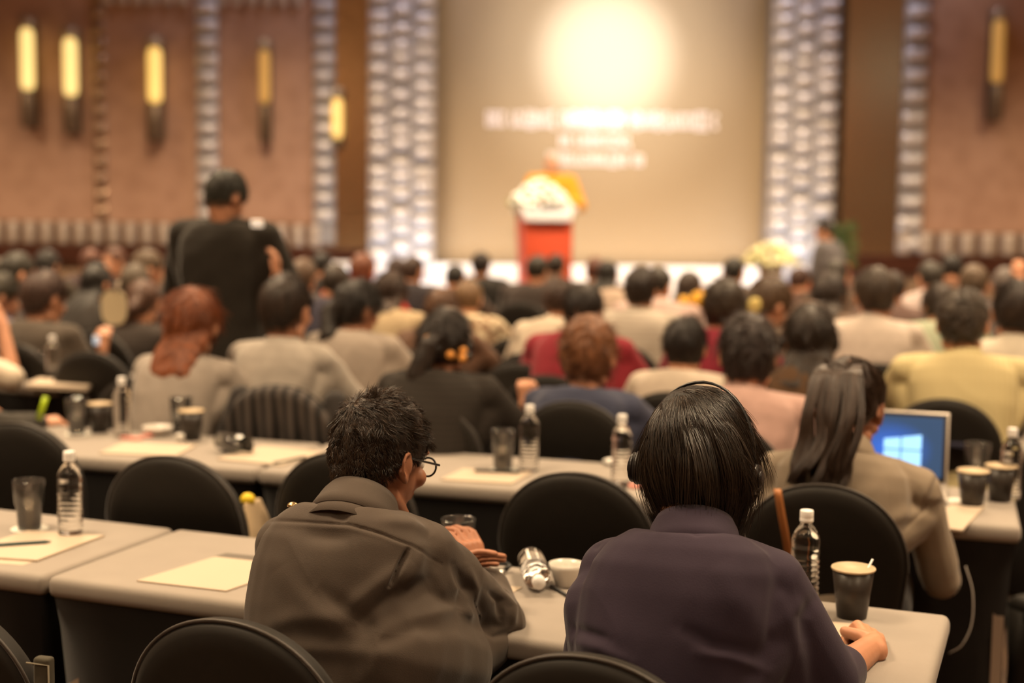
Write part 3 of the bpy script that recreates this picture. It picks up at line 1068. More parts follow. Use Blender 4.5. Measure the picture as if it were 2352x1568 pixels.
# ------------------------------------------------------------------ wall sconces
def sconce(px, y0, y1, w, label, glow, top='cap', Y=WY - .14, hold=85):
    a, b = aty(px, y0, Y), aty(px, y1, Y)
    h = a.z - b.z
    r = w / 2 / FPX * Y
    o = empty('wall_sconce', (b.x, Y, b.z), label=label, cat='wall lamp', group='tube wall sconces')
    lathe('glass_tube', [(r * .6, 0), (r * .92, .03), (r, .08), (r, h - .08), (r * .92, h - .03), (r * .6, h)], glow, o, 20)
    hh = hold / FPX * Y
    box('backplate', r * 2.1, .04, h + hh + .1, (0, WY - Y - .03, (h - hh) / 2 + .05), mat('sconce_bronze', (.13, .09, .055), .4, metal=.6), o, .006)
    lathe('holder', [(r * 1.05, -hh), (r * 1.1, -hh + .02), (r * 1.1, -.03), (r * .9, -.01)], mat('sconce_smoke', (.17, .12, .08), .35, metal=.5), o, 20)
    lathe('top_cap', [(r * .8, h + .005), (r * 1.15, h + .02), (r * 1.15, h + .10), (r * .7, h + .13)], mat('sconce_glass_cap', (.5, .42, .34), .15, metal=.4), o, 20)
    return o
sconce(64, 66, 206, 30, 'glowing tube sconce nearest the far left corner of the stage wall', M_LAMPHOT)
sconce(163, 88, 220, 31, 'glowing tube sconce just before the bronze beaded strip', M_LAMPHOT)
sconce(356, 110, 236, 32, 'glowing tube sconce with a bright glass cap between the beaded strip and silver strip', M_LAMP)
sconce(608, 116, 238, 24, 'dimmer amber tube sconce above the standing man in the black suit', M_LAMPDIM)
sconce(775, 226, 318, 24, 'small glowing tube built in place of a sconce reflection in the left mirror', M_LAMP, hold=20)  # the mirror's reflection of a sconce, built as a solid glowing tube
sconce(2289, 46, 190, 28, 'dim amber tube sconce on the right wall panel past the bronze mirror', M_LAMPDIM)

# ------------------------------------------------------------------ podium, flowers
PD = 14.4
pa, pb = aty(1190, 487, PD), aty(1310, 487, PD)
pc = (pa.x + pb.x) / 2
pod = empty('podium', (pc, PD, STZ), math.radians(12), label='orange-red podium on the stage holding white flowers', cat='podium')
ph = pa.z - STZ
M_RED = mat('podium_red', (.62, .085, .035), .5, var=.05)
M_REDD = mat('podium_side', (.30, .07, .04), .5)
Bq = bmesh.new()
def tapered(bm, w0, d0, w1, d1, z0, z1):
    vs = [bm.verts.new((sx * w / 2, sy * d / 2, z)) for z, w, d in ((z0, w0, d0), (z1, w1, d1)) for sx, sy in ((-1, -1), (1, -1), (1, 1), (-1, 1))]
    for f in ((3, 2, 1, 0), (4, 5, 6, 7), (0, 1, 5, 4), (1, 2, 6, 5), (2, 3, 7, 6), (3, 0, 4, 7)): bm.faces.new([vs[i] for i in f])
tapered(Bq, .42, .34, .50, .38, 0, ph)
from_bm('podium_body', Bq, M_RED, pod, False)
box('side_panel', .02, .34, ph * .96, (.245, 0, ph * .49), M_REDD, pod)
box('desk_top', .58, .46, .06, (0, 0, ph + .03), mat('podium_rim', (.75, .70, .62), .5), pod, .01)
box('name_sign', .50, .03, .17, (-.02, -.235, ph - .0), M_WHITEP, pod, .01)
def bouquet(label, c, r, n, seed, petals, name='flower_arrangement', vase=None):
    rng = random.Random(seed)
    o = empty(name, c, label=label, cat='flowers')
    bm = bmesh.new()
    for i in range(n):
        t, q = rng.uniform(0, 1), rng.uniform(0, 6.28)
        p = Vector((math.sqrt(t) * r[0] * math.cos(q), math.sqrt(t) * r[1] * math.sin(q), r[2] * (1 - t * .9) * rng.uniform(.75, 1)))
        rr = rng.uniform(.03, .045)
        for k in range(6):
            a = k * 1.047 + q
            m = Matrix.Translation(p + Vector((math.cos(a), math.sin(a), .2)) * rr * .6) @ Matrix.Rotation(a, 4, 'Z') @ Matrix.Rotation(.8, 4, 'Y') @ Matrix.Diagonal((rr * .8, rr * .5, rr * .18, 1))
            bmesh.ops.create_icosphere(bm, subdivisions=1, radius=1, matrix=m)
    f = from_bm('blossoms', bm, petals, o)
    f['kind'] = 'stuff'
    bm = bmesh.new()
    for i in range(n // 2):
        t, q = rng.uniform(.2, 1.2), rng.uniform(0, 6.28)
        p = Vector((math.sqrt(t) * r[0] * math.cos(q), math.sqrt(t) * r[1] * math.sin(q), r[2] * (1 - t * .8) * rng.uniform(.3, .8)))
        m = Matrix.Translation(p) @ Euler((rng.uniform(-1, 1), rng.uniform(-1, 1), q)).to_matrix().to_4x4() @ Matrix.Diagonal((.06, .02, .006, 1))
        bmesh.ops.create_icosphere(bm, subdivisions=1, radius=1, matrix=m)
    g = from_bm('leaves', bm, mat('flower_leaf', (.20, .24, .06), .6), o)
    g['kind'] = 'stuff'
    if vase:
        lathe('bowl', [(.05, -vase), (.10, -vase + .02), (.13, -.02), (.12, .02)], M_CHINA, o, 20)
    return o
M_PETAL = mat('white_petals', (.92, .90, .84), .6)
M_PETALY = mat('cream_petals', (.80, .74, .42), .6)
fp = aty(1240, 470, PD - .12)
bouquet('white flower arrangement spread over the top of the red podium', (fp.x, PD - .1, fp.z - .02), (.30, .18, .26), 120, 4, M_PETAL)
fp = aty(1770, 612, 14.3)
bouquet('cream and white flower arrangement at the foot of the right silver column', (fp.x, 14.3, fp.z + .02), (.27, .22, .22), 110, 6, M_PETALY, vase=fp.z - STZ + .02)
# plant by the right mirror
pp = aty(1936, 585, 15.6)
o = empty('potted_plant', (pp.x, 15.6, 0), label='green leafy plant in front of the right bronze mirror', cat='plant')
bm = bmesh.new()
rng = random.Random(3)
for i in range(170):
    q = rng.uniform(0, 6.28); rr = rng.uniform(0, .15)
    p = Vector((rr * math.cos(q), rr * math.sin(q), rng.uniform(.92, 1.42)))
    m = Matrix.Translation(p) @ Euler((rng.uniform(-1, 1), rng.uniform(-1, 1), q)).to_matrix().to_4x4() @ Matrix.Diagonal((.055, .02, .005, 1))
    bmesh.ops.create_icosphere(bm, subdivisions=1, radius=1, matrix=m)
f = from_bm('foliage', bm, mat('plant_leaf', (.09, .13, .03), .5), o); f['kind'] = 'stuff'
lathe('stem', [(.02, .4), (.015, 1.2)], mat('plant_stem', (.10, .08, .03), .7), o, 8)
lathe('pot', [(.13, 0), (.17, .42), (.18, .45), (.15, .44)], mat('plant_pot', (.25, .13, .08), .6), o, 20)

# ------------------------------------------------------------------ tables
TOPZ = .745
class Row:
    def __init__(s, D, th):
        s.D, s.th = D, math.radians(th)
        s.u = Vector((math.cos(s.th), -math.sin(s.th), 0))
        s.n = Vector((math.sin(s.th), math.cos(s.th), 0))
    def at(s, a, b, z=0):
        return Vector((0, s.D, z)) + s.u * a + s.n * b
ROWS = [None, Row(2.897, 21), Row(4.42, 17), Row(5.94, 18.5), Row(7.45, 18.5), Row(8.95, 18.5), Row(10.45, 18.5), Row(11.9, 18.5)]
TD = .55
def table(row, s0, s1, label):
    R_ = ROWS[row]
    w = s1 - s0 - .012
    c = R_.at((s0 + s1) / 2, TD / 2)
    o = empty('conference_table', c, -R_.th, label=label, cat='table', group='grey-topped conference tables')
    bm = box_bm(w, TD, .052, (0, 0, TOPZ - .026), .018, 4)
    from_bm('tabletop', bm, M_TOP, o)
    bm = bmesh.new()
    N = 14
    rings = []
    for z, ins, fl in ((TOPZ - .040, .012, 0), (.62, .022, .0), (.40, .034, .010), (.18, .030, .03), (.02, .02, .06)):
        ring = []
        for k in range(4 * N):
            e, t = divmod(k, N)
            t = t / N
            sx, sy = [(-1 + 2 * t, -1), (1, -1 + 2 * t), (1 - 2 * t, 1), (-1, 1 - 2 * t)][e]
            pull = fl * 2.2 * (1 - abs(sx if e in (0, 2) else sy) ** 2)
            x = sx * (w / 2 - ins - (pull if e in (1, 3) else 0))
            y = sy * (TD / 2 - ins - (pull if e in (0, 2) else 0) * .8)
            zz = z + (.12 * (1 - abs(sx if e in (0, 2) else sy) ** 3) if z < .1 else 0)
            ring.append(bm.verts.new((x, y, zz)))
        rings.append(ring)
    for a, b in zip(rings, rings[1:]):
        for i in range(4 * N):
            bm.faces.new((a[i], a[(i + 1) % (4 * N)], b[(i + 1) % (4 * N)], b[i]))
    from_bm('table_skirt', bm, M_SKIRT, o)
    for sx in (-1, 1):
        for sy in (-1, 1):
            box('leg', .03, .03, .70, (sx * (w / 2 - .05), sy * (TD / 2 - .045), .35), M_METAL, o)
    return o
table(1, -3.02, -1.19, 'grey-topped table with a notepad, glass and water bottle at the front left')
table(1, -1.19, .855, 'grey-topped table that the man in the charcoal shirt and the man in headphones lean on')
table(2, -2.72, -.89, 'grey-topped table with coffee cups, bowl and pink packets behind the empty chair')
table(2, -.89, .33, 'grey-topped table holding a notepad and tumbler behind the man in glasses')
table(2, .33, 1.53, 'grey-topped table with the open laptop and two black coffee cups')
table(3, -3.9, -2.07, 'grey-topped table end beside the raised bare elbow on the left')
table(3, -1.5, .33, 'grey-topped table in front of the man whose chair holds a jacket')
table(3, .34, 1.3, 'grey-topped table in front of the person in the pink shirt')
table(3, 1.31, 2.5, 'grey-topped table with yellow note and dark notebook before the yellow shirt man')
tl = {4: 'fourth', 5: 'fifth', 6: 'sixth', 7: 'seventh'}
for r_ in (4, 5, 6, 7):
    s = -4.6 if r_ < 6 else -5.2
    lim = 4.4
    i = 0
    names = ['at the far left', 'left of centre', 'near the middle', 'right of centre', 'towards the right', 'at the far right']
    while s + 1.6 < lim and i < 5:
        table(r_, s, s + 1.72, 'grey-topped table in the %s row from the camera, %s' % (tl[r_], names[i]))
        s += 1.73
        i += 1

# ------------------------------------------------------------------ chairs
def chair_outline(n=36):
    pts = []
    for z, w in ((.40, .175), (.50, .192), (.60, .208), (.68, .217)):
        pts.append((w, z))
    for i in range(n + 1):
        a = PI * i / n
        c, s_ = math.cos(a), math.sin(a)
        pts.append((.22 * math.copysign(abs(c) ** .95, c), .70 + .22 * s_ ** .95))
    for z, w in ((.68, .217), (.60, .208), (.50, .192), (.40, .175)):
        pts.append((-w, z))
    return pts
def back_tilt(z): return -.16 * (z - .46)
def make_chair(label):
    o = empty('banquet_chair', label=label, cat='chair')
    pts = chair_outline()
    cx, cz = 0, .66
    bm = bmesh.new()
    rings = []
    for y, ins in ((-.030, .05), (-.0285, .022), (-.024, .009), (-.015, .001), (0, 0), (.015, .001), (.024, .009), (.0285, .022), (.030, .05)):
        ring = []
        for x, z in pts:
            d = Vector((x - cx, z - cz))
            l = d.length
            k = (l - ins) / l
            ring.append(bm.verts.new((cx + d.x * k, y + back_tilt(z), cz + d.y * k)))
        rings.append(ring)
    n = len(pts)
    for a, b in zip(rings, rings[1:]):
        for i in range(n):
            bm.faces.new((a[i], a[(i + 1) % n], b[(i + 1) % n], b[i]))
    bm.faces.new(rings[0]); bm.faces.new(rings[-1])
    from_bm('backrest', bm, M_CHAIR, o)
    tube('piping', [(x * 1.004, -.017 + back_tilt(z), cz + (z - cz) * 1.004) for x, z in pts], .0035, mat('chair_piping', (.035, .026, .02), .5, sheen=.4), o, 6)
    bm = box_bm(.42, .42, .09, (0, .22, .415), .035, 4)
    for v in bm.verts:
        v.co.x *= .93 + .1 * (v.co.y / .42)
    from_bm('seat', bm, M_CHAIR, o)
    for sx in (-1, 1):
        for ty, by in ((.0, -.03), (.38, .40)):
            vs, fs = tube_data([(sx * .165, ty, .42), (sx * .175, (ty + by) / 2, .22), (sx * .185, by, .0)], [.06, .035, .028], 10)
            me = bpy.data.meshes.new('leg'); me.from_pydata([tuple(v) for v in vs], [], fs)
            mesh_obj('leg', me, M_CHAIR, o)
    return o
CH0 = make_chair('x')
note_kids(CH0)
chair_used = [False]
chair_n = [0]
def chair(label, x, y, yaw, group=None):
    if not chair_used[0]:
        c = CH0
        chair_used[0] = True
    else:
        c = copy_tree(CH0)
    c['label'] = label
    c['group'] = group or 'black spandex covered banquet chairs'
    c.location = (x, y, 0)
    c.rotation_euler = (0, 0, -math.radians(yaw))
    return c
def chair_px(label, px, py, yaw=18, Y=None, ztop=.92):
    p = atz(px, py, ztop) if Y is None else aty(px, py, Y)
    yr = math.radians(yaw)
    return chair(label, p.x + math.sin(yr) * .07, p.y + math.cos(yr) * .07, yaw)

# ------------------------------------------------------------------ things on the tables
def bottle_proto():
    o = empty('water_bottle', cat='bottle')
    p = [(0, .006), (.018, .002), (.0295, .0), (.0322, .006)]
    z = .014
    while z < .112:
        p += [(.0300, z), (.0326, z + .0045), (.0326, z + .0075), (.0300, z + .0115)]
        z += .0125
    p += [(.0318, .118), (.0322, .122), (.0322, .134), (.0308, .137), (.0322, .140), (.0322, .152), (.0300, .163), (.0235, .176), (.0165, .186), (.0132, .192), (.0132, .199)]
    lathe('bottle_body', p, M_PLASTIC, o, 32)
    lathe('cap', [(.0148, .196), (.0155, .198), (.0155, .2035), (.0148, .2045), (.0152, .206), (.0152, .220), (.0138, .2225), (0, .2225)], M_CAP, o, 28)
    return o
def glass_proto():
    o = empty('water_glass', cat='glass')
    lathe('tumbler', [(0, .0), (.029, .0), (.0305, .004), (.034, .062), (.0375, .070), (.0385, .074), (.0425, .133), (.0418, .1345), (.0410, .133), (.0368, .076), (.0352, .070), (.0320, .062), (.0285, .012), (0, .011)], M_GLASS, o, 36)
    lathe('water', [(0, .0125), (.0280, .0125), (.0316, .062), (.0316, .0625), (0, .0625)], M_WATER, o, 32)
    return o
def cup_proto():
    o = empty('coffee_cup', cat='cup')
    lathe('cup_body', [(0, .004), (.0300, .004), (.0310, .0), (.0325, .0), (.0455, .108), (.0445, .108), (.0315, .006)], M_CUPB, o, 36)
    lathe('rim', [(.0445, .1075), (.0475, .1075), (.0488, .110), (.0475, .1125), (.0450, .1120), (.0440, .1095)], M_CUPR, o, 36)
    lathe('coffee', [(0, .1035), (.0440, .1035), (.0442, .1045), (0, .1045)], M_COFFEE, o, 36)
    return o
def doily_proto():
    o = lathe('paper_coaster', [(0, 0), (.048, 0), (.050, .0008), (.048, .0016), (0, .0016)], M_DOILY, None, 36)
    setp(o, cat='coaster')
    return o
PROTO = {}
GRP = {'bottle': 'clear water bottles with white caps', 'glass': 'water tumblers on the tables', 'cup': 'black paper coffee cups', 'doily': 'round paper coasters'}
def put(kind, label, px, py, h=0, rot=None, Y=None, z=None):
    mk = {'bottle': bottle_proto, 'glass': glass_proto, 'cup': cup_proto, 'doily': doily_proto}[kind]
    if kind not in PROTO:
        o = mk()
        note_kids(o)
        PROTO[kind] = o
    else:
        o = copy_tree(PROTO[kind])
    o['label'] = label
    o['group'] = GRP[kind]
    p = atz(px, py, TOPZ + h) if Y is None else Vector((aty(px, py, Y).x, Y, z if z is not None else TOPZ))
    o.location = p
    o.rotation_euler = (0, 0, random.uniform(0, 6)) if rot is None else rot
    return o
def pad(label, A, Bq, C, n='notepad', th=.006, m=None, z=None):
    z = TOPZ if z is None else z
    a, b, c = (atz(*q, z) for q in (A, Bq, C))
    d = a + c - b
    o = prism(n, [a, b, c, d], z + .0004, z + th, m or M_PAPER)
    return setp(o, label, 'paper' if 'paper' in n or 'sheet' in n else n.replace('_', ' '))
def rod(name, label, cat, a, b, r, m, h=0):
    pa, pb = atz(*a, TOPZ + r + h), atz(*b, TOPZ + r + h)
    o = tube(name, [pa, pa.lerp(pb, .05), pa.lerp(pb, .9), pb], [r * .8, r, r, r * .3], m, None, 10)
    return setp(o, label, cat)
# front row
put('doily', 'round paper coaster under the tumbler on the front left table', 68, 1214)
put('glass', 'half full tumbler on a coaster at the left edge of the front table', 68, 1214, .002)
put('bottle', 'water bottle standing on the notepad of the front left table', 162, 1224, .006)
pad('white notepad under a teal pen on the front left table', (85, 1291), (240, 1233), (62, 1222))
pad('loose paper sheet peeking out under the notepad at the front left edge', (52, 1298), (110, 1280), (-60, 1268), 'paper_sheet', .0006)
rod('pen', 'dark teal pen lying on the front left notepad', 'pen', (-20, 1252), (118, 1243), .0045, M_TEAL, .006)
pad('blank cream sheet lying left of the man in the charcoal shirt', (314, 1336), (494, 1281), (690, 1302), 'paper_sheet', .004)
pad('thin dark folder tucked behind the blank cream sheet', (490, 1280), (520, 1272), (640, 1284), 'folder', .003, mat('folder_grey', (.12, .10, .08), .6))
put('glass', 'tumbler in front of the hands of the man in the charcoal shirt', 1052, 1315)
pad('white paper under the forearm of the man in the charcoal shirt', (1150, 1376), (1200, 1350), (1060, 1336), 'paper_sheet', .002)
lb = put('bottle', 'water bottle lying on its side with its cap towards the camera', 1220, 1310, .033, rot=(math.radians(90), 0, math.radians(10)))
q1 = atz(1238, 1338, TOPZ + .0335); q0 = atz(1215, 1272, TOPZ + .0335)
dv = (q1 - q0).normalized()
lb.location = q1 - dv * .215
lb.rotation_euler = dv.to_track_quat('Z', 'Y').to_euler()
rod('pen', 'black pen beside the bottle lying on its side', 'pen', (1266, 1345), (1310, 1372), .004, M_BLACK)
q = atz(1143, 1318, TOPZ)
o = empty('wrist_watch', q, .4, label='small dark watch lying on the table near the bottle on its side', cat='watch')
lathe('watch_case', [(0, .002), (.018, .002), (.020, .006), (.018, .011), (0, .012)], M_METAL, o, 20)
tube('strap', [(.018, 0, .008), (.035, .006, .016), (.03, .02, .020), (.0, .03, .018), (-.03, .02, .016), (-.034, .004, .012), (-.018, 0, .008)], .006, M_BLACK, o, 6)
def saucer_cup(label, px, py, r, h, name='bowl', cat='bowl', hh=0):
    o = lathe(name, [(0, .003), (r * .55, .0), (r * .6, .004), (r * .95, h * .8), (r, h), (r * .97, h), (r * .9, h * .8), (r * .52, .008), (0, .007)], M_CHINA, None, 32)
    o.location = atz(px, py, TOPZ + hh)
    return setp(o, label, cat)
saucer_cup('small white cup half hidden by the left elbow of the man in headphones', 1300, 1345, .042, .055, 'cup', 'cup')
lid = lathe('glass_lid', [(0, .0), (.035, .0), (.042, .012), (.045, .06), (.044, .062), (.040, .014), (0, .008)], M_CHINA, None, 32)
lid.location = atz(1770, 1335, TOPZ)
setp(lid, 'round white cup rim showing over the right shoulder of the man in headphones', 'cup')
put('bottle', 'nearest water bottle standing upright beside the black coffee cup', 1846, 1392)
cpn = put('cup', 'nearest black coffee cup with a stirrer on the front right table corner', 1956, 1416)
st = tube('coffee_stirrer', [(-.01, .0, .02), (.045, .012, .128)], .0022, M_CAP, None, 6)
st.location = cpn.location
setp(st, 'thin white stirrer sticking out of the nearest coffee cup', 'stirrer')
pad('small white note under the wrist of the man in headphones', (1925, 1470), (1975, 1436), (1895, 1428), 'paper_sheet', .003)
q = atz(1952, 1500, TOPZ)
# second row, left table
put('doily', 'paper coaster under the tumbler beside the hand with the green pen', 180, 996)
put('glass', 'tumbler beside the hand holding the green pen', 177, 996, .002)
put('cup', 'black coffee cup between the tumbler and the bottle on the left second-row table', 229, 992)
put('bottle', 'water bottle beside the coffee cup on the left second-row table', 281, 1000)
saucer_cup('white bowl behind the pink packets on the left second-row table', 362, 1000, .058, .035)
put('glass', 'tumbler behind the second coffee cup near the hanging jacket', 416, 992)
put('cup', 'black coffee cup beside the tipped glass near the hanging jacket', 440, 1010)
t_ = put('glass', 'tipped over glass beside the coffee cup near the hanging jacket', 505, 1010, .04)
t_.rotation_euler = (math.radians(95), .1, .9)
for i, (x, y) in enumerate(((292, 1008), (315, 1010), (338, 1004))):
    p = atz(x, y, TOPZ)
    s_ = box('sugar_packet', .05, .028, .008, (0, 0, .006), mat('pink_packet', (.75, .30, .24), .5), None, .003)
    s_.location = p
    s_.rotation_euler = (0, 0, i * 1.1)
    setp(s_, 'pink sugar packet lying in front of the white bowl', 'packet', 'pink sugar packets')
s_ = box('creamer_pot', .035, .035, .028, (0, 0, .014), M_CHINA, None, .008)
s_.location = atz(415, 1012, TOPZ)
setp(s_, 'tiny white creamer pot between the bowl and the coffee cup', 'creamer')
pad('white notepad left of the seam on the second-row table', (228, 1043), (282, 1018), (450, 1025))
pad('white notepad with a pen in front of the hanging jacket', (498, 1056), (602, 1027), (745, 1041))
rod('pen', 'dark pen lying on the notepad in front of the hanging jacket', 'pen', (628, 1063), (705, 1048), .004, M_TEAL, .006)
# second row, middle and right
put('doily', 'paper coaster under the tumbler behind the notepad right of the glasses', 1158, 1080)
put('glass', 'tumbler beside the middle water bottle behind the notepad', 1155, 1078, .002)
put('bottle', 'water bottle next to the tumbler in the middle of the second row', 1215, 1080)
pad('white notepad between the glasses wearer and the empty middle chair', (1012, 1104), (1065, 1079), (1222, 1088))
rod('pen', 'black pen lying along the top of the middle notepad', 'pen', (1090, 1080), (1196, 1084), .005, M_BLACK, .006)
put('bottle', 'water bottle behind the empty chair left of the man in headphones', 1426, 1108)
saucer_cup('white saucer behind the bottle left of the man in headphones', 1424, 1066, .06, .012, 'saucer', 'saucer')
s_ = box('sugar_packet', .05, .03, .012, (0, 0, .006), mat('pink_packet', (.75, .30, .24), .5), None, .003)
s_.location = atz(1462, 1120, TOPZ); setp(s_, 'pink packet lying right of the bottle behind the empty chair', 'packet', 'pink sugar packets')
put('glass', 'tumbler behind the two coffee cups right of the laptop', 2242, 1110)
put('cup', 'left one of the two black coffee cups right of the laptop', 2232, 1163)
put('cup', 'right one of the two black coffee cups right of the laptop', 2296, 1150)
put('bottle', 'water bottle behind the two coffee cups right of the laptop', 2319, 1145)
put('doily', 'paper coaster left of the two coffee cups near the khaki sleeve', 2200, 1152)
pad('open notebook beside the khaki sleeve on the right table corner', (2210, 1222), (2262, 1165), (2190, 1156), 'notebook', .006)
# third row
put('doily', 'white coaster under the tumbler before the man in yellow', 2226, 985)
put('glass', 'tumbler standing before the man in the yellow shirt', 2226, 982, .002)
put('bottle', 'water bottle standing before the man in the yellow shirt', 2291, 1000)
put('cup', 'black coffee cup at the right picture edge before the yellow shirt', 2332, 1003)
pad('dark notebook on the table right of the laptop', (2165, 1024), (2185, 1003), (2240, 1008), 'notebook', .012, mat('navy_cover', (.035, .035, .06), .5))
pad('yellow note beside the dark notebook', (2222, 1022), (2236, 1003), (2270, 1005), 'paper_sheet', .003, mat('yellow_note', (.80, .62, .28), .7))
put('glass', 'tumbler by the raised bare elbow at the left', 82, 872)
put('bottle', 'water bottle by the raised bare elbow at the left', 122, 876)
pad('stack of white papers at the end of the left third-row table', (60, 892), (90, 876), (225, 882), 'notepad', .02)
put('bottle', 'water bottle behind the woman with brown hair and blue sweater', 1273, 905)
put('bottle', 'water bottle left of the person in pink, before the low dark head', 1579, 925)
put('bottle', 'water bottle beside the crimson sleeve', 1466, 850)
put('glass', 'tumbler beside the small empty chair behind the floral hair tie', 1205, 850)
saucer_cup('small white saucer behind the clenched hand in the centre', 1228, 898, .06, .012, 'saucer', 'saucer')
put('glass', 'tumbler in front of the woman in the grey blazer', 888, 905)
put('bottle', 'water bottle left of the woman with the white paddle fan', 201, 768)
put('bottle', 'far water bottle behind the woman with the white paddle fan', 168, 735)
put('glass', 'tumbler before the raised camera hands on the left', 60, 850)

# ------------------------------------------------------------------ the three people nearest the camera
def project(P):
    q = P - np.array(CAM)
    f, r, u = np.array(cf), np.array(cr), np.array(cu)
    z = q @ f
    return np.stack([1176 + FPX * (q @ r) / z, 784 - FPX * (q @ u) / z], 1), z
def folds(feats, amp, seed, k=22):
    # sewn seams and pressed folds of one garment: each a line on the cloth, its width and its height in metres
    def make(M):
        base = wrinkles(seed, amp, k)
        A = np.array(M)
        def f(p, n):
            Pw = p @ A[:3, :3].T + A[:3, 3]
            Nw = n @ A[:3, :3].T
            s, z = project(Pw)
            facing = ((np.array(CAM) - Pw) * Nw).sum(1) / np.linalg.norm(np.array(CAM) - Pw, axis=1)
            vis = np.clip(facing * 3, 0, 1)
            out = base(p, n)
            for pts, wpx, h in feats:
                pts = np.array(pts, float)
                best = np.full(len(s), 1e9)
                tt = np.zeros(len(s))
                seglen = np.linalg.norm(np.diff(pts, axis=0), axis=1)
                tot = seglen.sum()
                acc = 0
                for a, b, L in zip(pts[:-1], pts[1:], seglen):
                    ab = b - a
                    t = np.clip(((s - a) @ ab) / (L * L), 0, 1)
                    dd = np.linalg.norm(s - (a + t[:, None] * ab), axis=1)
                    m = dd < best
                    best[m] = dd[m]
                    tt[m] = (acc + t[m] * L) / tot
                    acc += L
                taper = np.sin(np.clip(tt, .03, .97) * math.pi) ** .5
                out = out + h * taper * np.exp(-(best / wpx) ** 2) * vis
            return out
        return f
    return make
person('man in a charcoal shirt and glasses seen from behind, leaning on the front table', 872, 888, 248, 2.86, yaw=24, hy=17, hp=14, lean=18,
       hair='hero1', hc=(.020, .012, .008), top=(.052, .040, .032), cut='hero', key_='P1', eyes=True, head_scale=1.02, skin=SKIN_DARK, voxel=.004,
       group='people at the front table', m_top=mat('charcoal_shirt_cotton', (.074, .056, .044), .75, var=.10, vscale=10, bump=.2, bscale=420, sheen=.12, spec=.25),
       W=dict(nb=aty(818, 1172, 2.76), head=aty(874, 1047, 2.85), SL=aty(652, 1252, 2.84), SR=aty(978, 1268, 2.74),
              drape=[(aty(960, 1330, 2.74), aty(1010, 1500, 2.84), .085, .10), (aty(1010, 1500, 2.84), aty(1110, 1470, 2.94), .10, .07), (aty(900, 1500, 2.68), aty(1010, 1520, 2.80), .15, .11)],
              ER=aty(1150, 1428, 2.98), WR=aty(1106, 1332, 3.14), EL=aty(640, 1470, 2.90), WL=aty(985, 1322, 3.10), cuffR=.80,
              HR=((-.30, .35, .85), (.75, -.65, .1), (.35, .7, .5), .05, .5), HL=((1, .05, .42), (.05, .55, .8), (.12, .25, .2), .10, .2),
              post=folds([([(622, 1196), (700, 1196), (800, 1203), (880, 1226), (945, 1252), (1015, 1296)], 3, -.004),
                          ([(622, 1206), (700, 1206), (800, 1213), (880, 1236), (945, 1262)], 5, .0010),
                          ([(938, 1262), (918, 1300), (896, 1345)], 5, -.018), ([(962, 1262), (950, 1310), (925, 1352)], 18, .009),
                          ([(690, 1226), (750, 1232), (810, 1232)], 20, -.008), ([(760, 1170), (800, 1195)], 12, -.006),
                          ([(880, 1190), (950, 1200), (990, 1225)], 14, .006),
                          ([(800, 1400), (870, 1340), (950, 1290)], 20, .007), ([(815, 1440), (900, 1370), (985, 1330)], 16, -.008),
                          ([(600, 1440), (680, 1420), (790, 1425)], 22, .006), ([(720, 1350), (790, 1400), (880, 1460)], 24, -.007),
                          ([(640, 1300), (700, 1380), (790, 1450)], 30, .006), ([(590, 1500), (720, 1490), (860, 1500)], 22, .006),
                          ([(860, 1480), (960, 1440), (1060, 1450)], 22, -.008), ([(940, 1420), (1040, 1400), (1120, 1420)], 16, .007),
                          ([(1040, 1300), (1065, 1350), (1050, 1400)], 10, -.009), ([(1075, 1300), (1092, 1350), (1082, 1410)], 10, .007),
                          ([(1120, 1355), (1150, 1380), (1150, 1420)], 8, -.008), ([(1150, 1350), (1180, 1390), (1180, 1440)], 9, .008), ([(1100, 1440), (1140, 1460), (1200, 1450)], 9, -.007)], .0048, 11, 28)))
person('man in a dark navy polo shirt wearing black headphones at the front table', 1600, 884, 262, 2.72, yaw=20, hy=6, hp=13, lean=17,
       hair='hero2', hc=(.014, .010, .008), top=(.02, .02, .03), cut='hero', key_='P2', head_scale=1.10, voxel=.004, thick=1.0,
       group='people at the front table', m_top=mat('navy_polo_cotton', (.044, .032, .050), .8, var=.08, vscale=9, bump=.2, bscale=380, sheen=.12, spec=.15),
       W=dict(nb=aty(1592, 1232, 2.60), head=aty(1600, 1058, 2.71), SL=aty(1400, 1312, 2.70), SR=aty(1775, 1335, 2.55),
              drape=[(aty(1740, 1400, 2.56), aty(1780, 1560, 2.60), .10, .09), (aty(1400, 1400, 2.66), aty(1430, 1540, 2.62), .09, .10)],
              ER=aty(1905, 1560, 2.60), WR=aty(2008, 1482, 2.82), EL=aty(1352, 1500, 2.74), WL=V(.26, 2.98, .80), cuffR=.26,
              HR=((.10, .95, .05), (.45, -.15, .85), (.95, 1.35, .7), .02, .8),
              post=folds([([(1380, 1238), (1362, 1262)], 8, -.004), ([(1300, 1470), (1380, 1488), (1450, 1520)], 14, .006), ([(1310, 1440), (1360, 1456), (1400, 1470)], 12, -.006),
                          ([(1640, 1290), (1700, 1380), (1800, 1520)], 40, .005), ([(1560, 1440), (1640, 1480), (1740, 1500)], 18, -.006), ([(1600, 1500), (1680, 1510), (1760, 1540)], 14, .005),
                          ([(1880, 1360), (1845, 1420), (1850, 1480)], 16, -.006), ([(1500, 1180), (1600, 1225), (1700, 1215)], 6, -.004)], .0045, 12, 18)))
